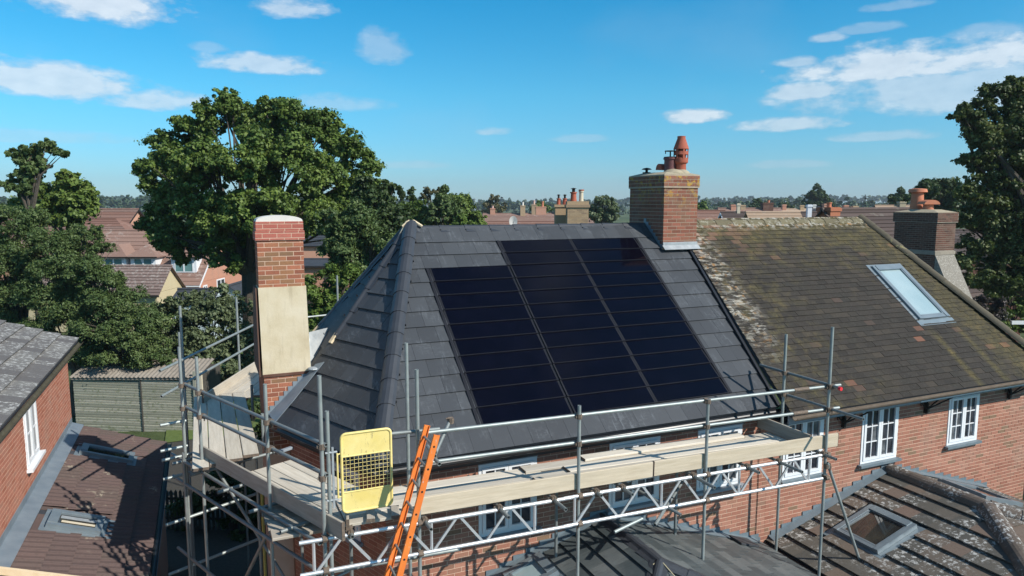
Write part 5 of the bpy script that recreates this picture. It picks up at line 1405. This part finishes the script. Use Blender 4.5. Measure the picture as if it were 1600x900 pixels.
MB().tube(at(1352, 322, 37.5), at(1352, 304, 37.5), .02, 5).tube(at(1346, 306, 37.5), at(1358, 307, 37.5), .015, 5).tube(at(1347, 309, 37.5), at(1357, 310, 37.5), .012, 5).build('aerial', iron, hS)
# buttressed chimney of the house behind the hip
bt = thing('chimney_stack', (24.9, 17.9, 0), 'weathered brick chimney with pebbledashed buttress and two orange pots behind the right hip', 'chimney')
X0, Y0_, X1, Y1_ = 24.80, 17.62, 25.85, 19.35
cs = MB().box((X0, Y0_, 3), (X1, Y1_, 8.05)).box((X0 - .05, Y0_ - .05, 8.051), (X1 + .05, Y1_ + .05, 8.42)).box((X0 - .04, Y0_ - .04, 6.86), (X1 + .04, Y1_ + .04, 6.99))
cs = cs.build('stack', mortar_grey, bt)
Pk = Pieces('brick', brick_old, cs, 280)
for (a, b, c_, d_) in ((.0, 6.99, 8.05, 0), (.05, 8.055, 8.42, 0)):
    brick_face(Pk, (X0 - a, Y0_ - a, 0), UX, (0, -1, 0), X1 - X0 + 2 * a, b, c_); brick_face(Pk, (X0 - a, Y1_ + a, 0), (0, -1, 0), (-1, 0, 0), Y1_ - Y0_ + 2 * a, b, c_)
brick_face(Pk, (X0, Y1_, 0), (0, -1, 0), (-1, 0, 0), Y1_ - Y0_, 5.6, 6.86)
Pk.finish()
bb = MB(); bb.prism([(X0 + .0, Y0_ - .02, 6.86), (X0, Y0_ - 1.4, 4.2), (X0, Y0_ - 1.4, 3.0), (X0, Y0_ - .02, 3.0)], (1.05, 0, 0)); bb.build('buttress', pebble, bt)
MB().add([(X0 - .05, Y0_ - .05, 8.42), (X1 + .05, Y0_ - .05, 8.42), (X1 + .05, Y1_ + .05, 8.42), (X0 - .05, Y1_ + .05, 8.42), (X0 + .3, Y0_ + .4, 8.53), (X1 - .3, Y0_ + .4, 8.53), (X1 - .3, Y1_ - .4, 8.53), (X0 + .3, Y1_ - .4, 8.53)],
         [(4, 5, 6, 7), (0, 1, 5, 4), (1, 2, 6, 5), (2, 3, 7, 6), (3, 0, 4, 7)]).build('flaunching', cement_old, cs)
pt1 = at(1432, 330, 27.6); smooth_angle(MB().lathe((pt1.x, pt1.y, 8.45), [(.26, 0), (.235, .25), (.21, .72), (.34, .74), (.31, .86), (.17, .88)], 22).build('chimney_pot', terracotta_l, cs, label='tall orange pot with pale flared rim'), 40)
pt2 = at(1450, 330, 27.0); hb_ = MB().lathe((pt2.x, pt2.y, 8.45), [(.19, 0), (.18, .3)], 18)
hb_.prism([pt2 * 1.0 + RX * (.30 * cos(t)) + V((0, 0, 8.72 - pt2.z + .17 * sin(t))) - FX * .25 for t in [pi * i / 10 for i in range(11)]], FX * .5)
hb_.build('chimney_pot', terracotta_l, cs, label='short orange pot under a half round hood')
# house at the right edge
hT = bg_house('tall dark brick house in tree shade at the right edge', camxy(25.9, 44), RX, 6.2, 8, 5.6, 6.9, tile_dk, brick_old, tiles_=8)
o_ = camxy(21.0, 37.5); bg_house('low tiled side wing with a teal window at the right edge', o_, RX, 4.3, 7.0, 3.9, 6.1, tile_dk, brick_old, tiles_=16, hipR=3.0, wins=[(2.35, 2.2, 1.35, 1.55, glass_teal)], name='side_wing', cat='house wing', verge=white_pvc)
sheet('road', [tuple(camxy(x_, z_))[:2] for x_, z_ in ((22, 30), (60, 30), (60, 35.4), (22, 35.4))], .01, asphalt)

# ================================================================== TREES AND PLANTING
def crown_mesh(name, m, parent, blobs, nleaf, lsize, clump=.2, seed=1, flat=1.0, down=0.0, rootloc=V((0, 0, 0)), aspect=.62, lobes=11):
    """blobs: (centre, rx(horizontal), rz, weight). Leaves sit in clumps spread through each blob's outer volume."""
    r = np.random.default_rng(seed)
    C = np.array([tuple(b[0]) for b in blobs]); RXY = np.array([b[1] for b in blobs]); RZ_ = np.array([b[2] for b in blobs])
    # break every blob into lobes so that the outline is uneven and gaps open between them
    nb = len(blobs); k_ = lobes; dl = r.normal(size=(nb * k_, 3)); dl[:, 2] += .25; dl /= np.linalg.norm(dl, axis=1)[:, None]
    b_ = np.repeat(np.arange(nb), k_); rr_ = (.55 + .5 * r.random(nb * k_))[:, None]
    f_ = (.26 + .24 * r.random(nb * k_)) * (11 / k_) ** .33
    C = C[b_] + dl * rr_ * np.stack([RXY[b_], RXY[b_], RZ_[b_]], 1) * .82
    mn = np.minimum(RXY, RZ_)[b_]
    RXY = (RXY[b_] * .6 + mn * .4) * f_; RZ_ = (RZ_[b_] * .6 + mn * .4) * f_ * .85
    wt = RXY * RZ_; wt = wt / wt.sum()
    per = 55
    nc = max(len(C), nleaf // per); per = max(12, nleaf // nc)
    bi = r.choice(len(C), nc, p=wt)
    d = r.normal(size=(nc, 3)); d /= np.linalg.norm(d, axis=1)[:, None]
    rad = .35 + .65 * r.random(nc) ** .5
    cc = C[bi] + d * rad[:, None] * np.stack([RXY[bi], RXY[bi], RZ_[bi]], 1)
    cr = (clump * .9 * (.5 + r.random(nc))) * np.minimum(RXY[bi], RZ_[bi]) ** .5 * 1.0
    li = np.repeat(np.arange(nc), per); n = len(li)
    off = r.normal(size=(n, 3)); off /= np.linalg.norm(off, axis=1)[:, None]; off *= (.25 + .75 * r.random(n) ** .5)[:, None] * (1 + .32 * r.normal(size=n))[:, None]
    off *= (.55 + .9 * r.random((nc, 3)))[li]
    off[:, 2] *= .8 * flat
    P = cc[li] + off * cr[li][:, None]
    P[:, 2] -= down * (off[:, 0] ** 2 + off[:, 1] ** 2) * cr[li]
    # leaf frames: roughly facing outwards and up, with a lot of scatter
    nrm = d[li] * .3 + off * .8 + r.normal(size=(n, 3)) * .55 + np.array([0, 0, .45]); nrm /= np.linalg.norm(nrm, axis=1)[:, None]
    t = np.cross(nrm, r.normal(size=(n, 3))); t /= np.linalg.norm(t, axis=1)[:, None]
    b = np.cross(nrm, t)
    s = lsize * (.6 + .8 * r.random(n))[:, None]
    # rhombus with a bent tip
    v0 = P - t * s * .5; v2 = P + t * s * .5 - nrm * s * .12; v1 = P + b * s * aspect * .5 + nrm * s * .05; v3 = P - b * s * aspect * .5 + nrm * s * .05
    co = np.stack([v0, v1, v2, v3], 1).reshape(-1, 3) - np.array(tuple(rootloc))
    me = bpy.data.meshes.new(name); me.vertices.add(n * 4); me.vertices.foreach_set('co', co.ravel().astype(np.float32))
    me.loops.add(n * 4); me.loops.foreach_set('vertex_index', np.arange(n * 4, dtype=np.int32))
    me.polygons.add(n); me.polygons.foreach_set('loop_start', np.arange(0, n * 4, 4, dtype=np.int32))
    me.update(calc_edges=True); me.materials.append(m)
    o = bpy.data.objects.new(name, me); COL.objects.link(o)
    if parent: o.parent = parent
    return o, cc
def px_blobs(lst, d, dspread=.0, seed=0):
    r = random.Random(seed); out = []
    for t in lst:
        u, v, rx_, rz_ = t[:4]; dd = d + (t[4] if len(t) > 4 else 0)
        p = at(u, v, dd); out.append((p, rx_ / FPX * dd, rz_ / FPX * dd))
    return out
def tree(label, blobs, nleaf, lsize, m, trunk_r=.3, base=None, clump=.4, seed=1, twigs=True, group=None, name='tree', cat='tree', limbs=True, base_z=0, **k):
    cx = sum((b[0] for b in blobs), V((0, 0, 0))) / len(blobs)
    bx = V((base[0], base[1], base_z)) if base is not None else V((cx.x, cx.y, base_z))
    r = thing(name, tuple(bx), label, cat, group)
    o, cc = crown_mesh('crown', m, r, blobs, nleaf, lsize, clump, seed, rootloc=bx, **k)
    if limbs:
        rr = random.Random(seed); tb = MB()
        zlo = min(b[0].z - b[2] * .4 for b in blobs); fork = bx + V((0, 0, max(1.2, (zlo - base_z) * .9)))
        mid = bx.lerp(fork, .5) + V((rr.uniform(-.2, .2), rr.uniform(-.2, .2), 0))
        tb.sweep([bx, mid, fork], [trunk_r * 1.25, trunk_r, trunk_r * .85], 9)
        tb.build('trunk', bark, r)
        lb = MB()
        for b in blobs:
            c = b[0]; m1 = fork.lerp(c, .5) + V((rr.uniform(-.1, .1), rr.uniform(-.1, .1), .12)) * (c - fork).length
            lb.sweep([fork - V((0, 0, .2)), m1, m1.lerp(c, .6), c], [trunk_r * .5, trunk_r * .3, trunk_r * .14, trunk_r * .04], 6)
        for i in range(0, len(cc) if twigs else 0, max(1, len(cc) // 90)):
            c = V(cc[i]); b = min(blobs, key=lambda q: (q[0] - c).length)
            s = fork.lerp(b[0], .6)
            lb.sweep([s, s.lerp(c, .55) + V((0, 0, .1 * (c - s).length)), c], [trunk_r * .14, trunk_r * .09, trunk_r * .03], 4)
        lb.build('limb', bark, r)
    return r

# big oak
oak = px_blobs([(350, 178, 42, 34), (300, 212, 40, 36), (262, 240, 36, 34), (245, 270, 36, 30), (405, 190, 46, 40, 1), (455, 190, 48, 36), (500, 210, 44, 36), (545, 240, 40, 36), (575, 268, 28, 26),
                (320, 265, 55, 50, -2), (390, 255, 60, 55, -3), (460, 265, 60, 52, -2), (520, 290, 55, 50), (270, 320, 46, 40), (330, 340, 48, 42, -2), (400, 330, 60, 48, -3), (470, 335, 60, 50, -2), (530, 350, 50, 48), (300, 375, 36, 34), (268, 370, 30, 30, -1),
                (350, 392, 30, 30, -2), (418, 160, 16, 14), (352, 152, 22, 14), (222, 262, 14, 12), (590, 300, 22, 20), (240, 350, 26, 26), (380, 380, 36, 30), (285, 395, 22, 22)], 34)
tree('big round headed oak towering behind the house with gaps to the sky', oak, 290000, .135, leaf_oak, .42, clump=.36, seed=11, aspect=.8, lobes=20)
# tall sparse old tree at the left
sp_b = px_blobs([(72, 228, 14, 12), (52, 236, 12, 12), (44, 248, 14, 10), (22, 240, 14, 8), (30, 252, 12, 8), (92, 240, 16, 7), (52, 265, 13, 16), (40, 262, 12, 9), (64, 256, 14, 8), (26, 278, 20, 9), (10, 284, 12, 8), (48, 290, 14, 16), (70, 262, 12, 6), (35, 300, 22, 12), (84, 236, 10, 5), (100, 240, 7, 4)], 34)
tree('sparse topped old tree with bare forked crown at the far left', sp_b, 15000, .20, leaf_yew, .16, base=tuple(at(48, 330, 34))[:2], clump=.34, seed=12, twigs=False, lobes=8)
md = px_blobs([(100, 290, 34, 22), (75, 310, 34, 26), (120, 310, 30, 24), (135, 300, 14, 14), (104, 276, 14, 10), (60, 335, 40, 30), (128, 332, 24, 22), (90, 345, 40, 26)], 37)
tree('leafy mid green tree behind the conifers, right of the sparse topped tree', md, 26000, .21, leaf_oak, .25, clump=.45, seed=13)
# dark conifer mass: separate yews
yg = 'dark conifers behind the shed'
for i, (lst, d, m_, lab) in enumerate([
    ([(20, 350, 48, 40), (40, 400, 55, 45), (0, 420, 50, 60), (20, 470, 60, 50), (60, 350, 30, 30), (10, 520, 50, 40)], 30, leaf_yew, 'spreading conifer at the left edge above the grey tiled roof'),
    ([(95, 380, 50, 36), (120, 420, 60, 45), (80, 450, 55, 45), (130, 480, 60, 50), (90, 520, 60, 45), (135, 365, 26, 20), (150, 392, 26, 18), (150, 545, 60, 30), (60, 560, 50, 22)], 29, leaf_yew, 'broad conifer overhanging the corrugated shed roof'),
    ([(160, 448, 40, 30), (190, 478, 46, 32), (170, 500, 55, 44), (220, 510, 44, 40), (200, 545, 55, 32), (135, 420, 36, 26), (225, 490, 20, 16), (120, 560, 50, 22), (240, 560, 30, 20)], 28, leaf_yew, 'conifer with drooping boughs left of the scaffold poles')]):
    tree(lab, px_blobs(lst, d), 80000, .105, m_, .25, clump=.38, lobes=18, seed=20 + i, group=yg, down=.25, flat=.7, aspect=.4)
# olive bush between the poles and the cream chimney
tree('grey green bush behind the scaffold poles, left of the cream chimney', px_blobs([(262, 500, 30, 26), (300, 498, 36, 32), (345, 490, 36, 34), (380, 500, 30, 34), (280, 540, 40, 36), (330, 540, 48, 40), (380, 545, 34, 40), (350, 580, 40, 28), (240, 520, 24, 20), (300, 468, 26, 16), (345, 462, 28, 18), (270, 480, 22, 14)], 31), 56000, .14, leaf_grey, .12, clump=.34, seed=31, name='bush', cat='bush')
# trees right of the cream chimney, in front of the oak
for i, (lab, lst, d, n_, ls, m_) in enumerate([
    ('lit pale green shrub right of the cream chimney', [(500, 450, 30, 30), (515, 475, 34, 28), (495, 495, 26, 26), (540, 440, 24, 22), (520, 425, 18, 14)], 26, 20000, .12, leaf_lite),
    ('dark cypress between the cream chimney and the hip', [(520, 400, 24, 40), (555, 400, 34, 44), (540, 370, 26, 36), (575, 440, 26, 30), (590, 385, 26, 36), (515, 350, 18, 26), (560, 340, 26, 34)], 28, 44000, .12, leaf_yew),
    ('dark evergreen beside the oak above the left hip', [(590, 330, 34, 36), (610, 350, 34, 34), (585, 370, 34, 30), (570, 300, 24, 26), (605, 300, 20, 18), (622, 375, 24, 24)], 31, 34000, .17, leaf_dark)]):
    tree(lab, px_blobs(lst, d), n_, ls, m_, .18, clump=.36, seed=40 + i, flat=.9, aspect=.55)
for i, (lab, lst, d, n_, ls, m_) in enumerate([
    ('narrow pointed cypress above the roof apex', [(644, 302, 7, 14), (644, 318, 9, 16), (644, 340, 11, 20)], 52, 5000, .20, leaf_dark),
    ('small dark pointed tree left of the narrow cypress', [(627, 302, 5, 10), (627, 318, 6, 14)], 54, 2500, .20, leaf_dark),
    ('tree with yellow green lower foliage behind the ridge end', [(655, 325, 14, 14), (640, 335, 20, 18), (665, 340, 20, 20), (640, 352, 22, 14), (622, 330, 12, 16)], 50, 11000, .2, leaf_lite),
    ('pointed dark green evergreen right of the apex', [(694, 302, 9, 14), (690, 320, 18, 18), (705, 330, 22, 20), (690, 345, 30, 18), (676, 332, 14, 18)], 49, 14000, .2, leaf_yew),
    ('thin brownish topped tree behind the evergreens', [(672, 302, 12, 10), (684, 298, 10, 8), (665, 310, 8, 8)], 56, 2600, .17, leaf_brown),
    ('round mid green tree left of the terrace roofs', [(715, 318, 18, 18), (725, 328, 20, 18), (735, 342, 24, 16), (712, 340, 22, 18), (750, 348, 16, 12)], 50, 13000, .2, leaf_oak),
    ('yellow green shrub in front of the round tree', [(722, 345, 12, 10), (718, 355, 16, 8), (735, 352, 10, 7)], 46, 4000, .18, leaf_lite)]):
    tree(lab, px_blobs(lst, d), n_, ls, m_, .16, clump=.36, seed=50 + i, aspect=.6, limbs=True)
for i, (lab, lst, d, n_, ls, m_) in enumerate([
    ('brown tinged round tree above the far terrace', [(772, 318, 13, 12), (764, 326, 12, 10), (782, 326, 12, 10), (772, 331, 15, 8)], 150, 6000, .5, leaf_brown),
    ('round grey green tree just left of the broad chimney', [(943, 318, 16, 13), (930, 330, 14, 14), (955, 332, 16, 16), (942, 340, 22, 14)], 82, 9000, .32, leaf_grey),
    ('dark round tree over the terrace chimneys', [(845, 322, 12, 9), (836, 328, 10, 8), (856, 328, 12, 8)], 170, 3500, .5, leaf_oak),
    ('pale green tree touching the right side of the broad chimney', [(1096, 322, 8, 8), (1092, 328, 8, 8), (1103, 329, 6, 6)], 120, 2500, .4, leaf_lite),
    ('tall layered cedar on the skyline', [(1278, 295, 7, 7), (1278, 301, 10, 7), (1272, 306, 12, 8), (1284, 307, 12, 9), (1268, 312, 15, 8), (1280, 313, 18, 9), (1262, 319, 14, 6), (1292, 316, 14, 8), (1278, 321, 24, 7), (1300, 321, 8, 5)], 170, 26000, .5, leaf_dark),
    ('dark bushy tree among the second row roofs', [(1184, 316, 9, 8), (1178, 322, 9, 7), (1192, 322, 9, 7)], 160, 3500, .5, leaf_dark),
    ('olive tree among the second row roofs', [(1224, 321, 10, 6), (1218, 325, 9, 6), (1232, 325, 9, 6)], 160, 3000, .5, leaf_grey),
    ('dark conifer left of the orange pots', [(1408, 303, 7, 9), (1400, 312, 10, 8), (1412, 314, 10, 9), (1396, 319, 9, 5)], 95, 6000, .35, leaf_dark),
    ('broad dark tree behind the orange pots', [(1462, 300, 26, 20), (1440, 305, 22, 18), (1490, 300, 28, 20), (1470, 322, 40, 22), (1515, 305, 30, 24), (1505, 330, 34, 24), (1540, 325, 30, 28)], 58, 24000, .26, leaf_dark)]):
    tree(lab, px_blobs(lst, d), n_, ls, m_, .2, clump=.5, seed=70 + i, aspect=.6)
# big tree at the right edge
rt = px_blobs([(1590, 160, 26, 18), (1540, 165, 22, 16), (1575, 185, 36, 26), (1530, 190, 24, 18), (1508, 182, 16, 9), (1550, 215, 38, 24), (1600, 215, 44, 36), (1525, 222, 18, 12), (1575, 250, 40, 28), (1540, 245, 26, 12), (1530, 262, 24, 8),
               (1620, 270, 44, 40), (1560, 282, 36, 16), (1525, 280, 18, 8), (1590, 300, 44, 30), (1548, 320, 40, 28), (1600, 345, 50, 40), (1560, 360, 36, 28), (1525, 340, 26, 22), (1590, 395, 40, 30), (1630, 330, 50, 60), (1577, 124, 10, 8), (1640, 180, 50, 60), (1560, 405, 26, 18), (1610, 430, 36, 24), (1575, 140, 14, 12), (1522, 385, 28, 18), (1548, 430, 30, 20), (1505, 350, 20, 18), (1585, 440, 34, 20), (1610, 380, 30, 30), (1512, 300, 22, 16), (1510, 405, 22, 16), (1528, 440, 24, 14), (1515, 250, 18, 12), (1560, 455, 24, 14), (1560, 148, 26, 18), (1518, 172, 24, 14), (1498, 184, 16, 8), (1595, 138, 26, 18), (1535, 205, 30, 20)], 30)
tree('large dark leafy tree overhanging the right edge of the view', rt, 170000, .125, leaf_rt, .4, base=tuple(at(1640, 500, 31))[:2], clump=.42, seed=90, aspect=.75, lobes=18)
tree('dark shrubs added to deepen the shade under the left end of the scaffold', px_blobs([(345, 745, 30, 22), (385, 770, 34, 26), (330, 790, 26, 22), (420, 800, 30, 30), (375, 820, 40, 26), (395, 640, 16, 16), (408, 670, 14, 20), (300, 800, 26, 30), (280, 860, 30, 30)], 19), 24000, .10, leaf_dark, .06, clump=.3, seed=94, name='bush', cat='bush')  # dark filler foliage, added where deep shade falls below the deck
tree('purple leaved shrub below the teal window', px_blobs([(1535, 478, 16, 16), (1550, 490, 18, 16), (1530, 492, 14, 12), (1560, 472, 14, 14)], 33), 9000, .12, leaf_purple, .08, clump=.3, seed=95, name='bush', cat='bush')
tree('yellow green shrub at the right edge under the dark tree', px_blobs([(1580, 462, 16, 14), (1592, 480, 18, 14), (1575, 490, 12, 10), (1605, 470, 16, 16), (1572, 450, 10, 10)], 34), 9000, .15, leaf_lite, .08, clump=.3, seed=96, name='bush', cat='bush')
hd = thing('hedge', tuple(camxy(24.5, 34)), 'clipped green hedge beside the road at the right edge', 'hedge')
hb_ = [(at(u, 510, 34), 18 / FPX * 34, 11 / FPX * 34) for u in range(1552, 1640, 12)]
crown_mesh('foliage', leaf_oak, hd, hb_, 16000, .10, .28, 97, rootloc=hd.location)
wr = thing('rail', tuple(at(1590, 504, 33)), 'white painted rail above the hedge at the right edge', 'rail')
MB().obox(at(1625, 504, 33), RX * 2.7, FX * .12, V((0, 0, .16))).build('rail_top', white_pvc, wr); MB().tube(at(1640, 504, 33), at(1640, 504, 33) - V((0, 0, 2.9)), .05, 8).build('post', white_pvc, wr)
# tv mast far off
ms = thing('mast', tuple(at(742, 316, 300)), 'thin pale mast on the horizon left of the terrace', 'mast')
pm_ = at(742, 333, 300); MB().tube((pm_.x, pm_.y, 0), (pm_.x, pm_.y, at(742, 312, 300).z), .25, 6).tube(at(735, 312, 300), at(744, 311, 300), .12, 5).build('pole', lead_new, ms)
# wooded horizon: reads as one mass
def treeline(u0, u1, vtop, d, amp, n, m, seed, size, depth=60):
    r = random.Random(seed); bl = []
    u = u0
    while u < u1:
        w_ = r.uniform(5, 12) * (600 / d) ** .5; vt = vtop(u) if callable(vtop) else vtop
        top = vt + r.uniform(-amp, amp); dd = d + r.uniform(0, depth)
        p = at(u, top, dd); zt = p.z; rz_ = zt * .5; bl.append((V((p.x, p.y, rz_)), w_ / FPX * dd * 1.2, rz_))
        u += w_ * .8
    o, _ = crown_mesh('treeline', m, None, bl, n, size, 1.0, seed, aspect=.8)
    o['kind'] = 'stuff'; o['label'] = 'wooded horizon'
    return o
treeline(-120, 1750, lambda u: 308 - 3 * sin(u / 170), 900, 1.5, 40000, leaf_far, 201, 3.6, 150)
treeline(-120, 620, lambda u: 305, 420, 1.2, 26000, leaf_far, 202, 1.7, 40)
treeline(1085, 1500, lambda u: 311 - 3 * sin(u / 60), 330, 2, 20000, leaf_far, 203, 1.3, 60)
treeline(720, 1000, lambda u: 314, 480, 1.5, 15000, leaf_far, 204, 1.7, 60)
for i, (u, v, d, w) in enumerate(((205, 338, 130, 20), (228, 344, 110, 14), (215, 345, 120, 16))):
    tree('%s garden bush in front of the green field at the left' % ('leftmost', 'rightmost', 'middle')[i], px_blobs([(u, v, w, 10)], d), 2500, .5, leaf_oak, .1, seed=210 + i, limbs=False, name='bush', cat='bush', group='bushes before the field')
tris = sum(len(o.data.polygons) * 2 for o in sc.objects if o.type == 'MESH')
print('objects', len(sc.objects), 'approx tris', tris)

# ------------------------------------------------------------------ air: far things fade towards the sky
hz = MB().box((-1500, -300, -1.2), (1900, 1700, 60)); 
hm_ = bpy.data.materials.new('haze_air'); hm_.use_nodes = True; hn = hm_.node_tree; hn.nodes.clear()
ho = hn.nodes.new('ShaderNodeOutputMaterial'); hv = hn.nodes.new('ShaderNodeVolumePrincipled')
hv.inputs['Color'].default_value = (.80, .88, .96, 1); hv.inputs['Density'].default_value = .0003; hv.inputs['Anisotropy'].default_value = .2
hn.links.new(hv.outputs[0], ho.inputs['Volume'])
hz.build('haze', hm_, kind='stuff')
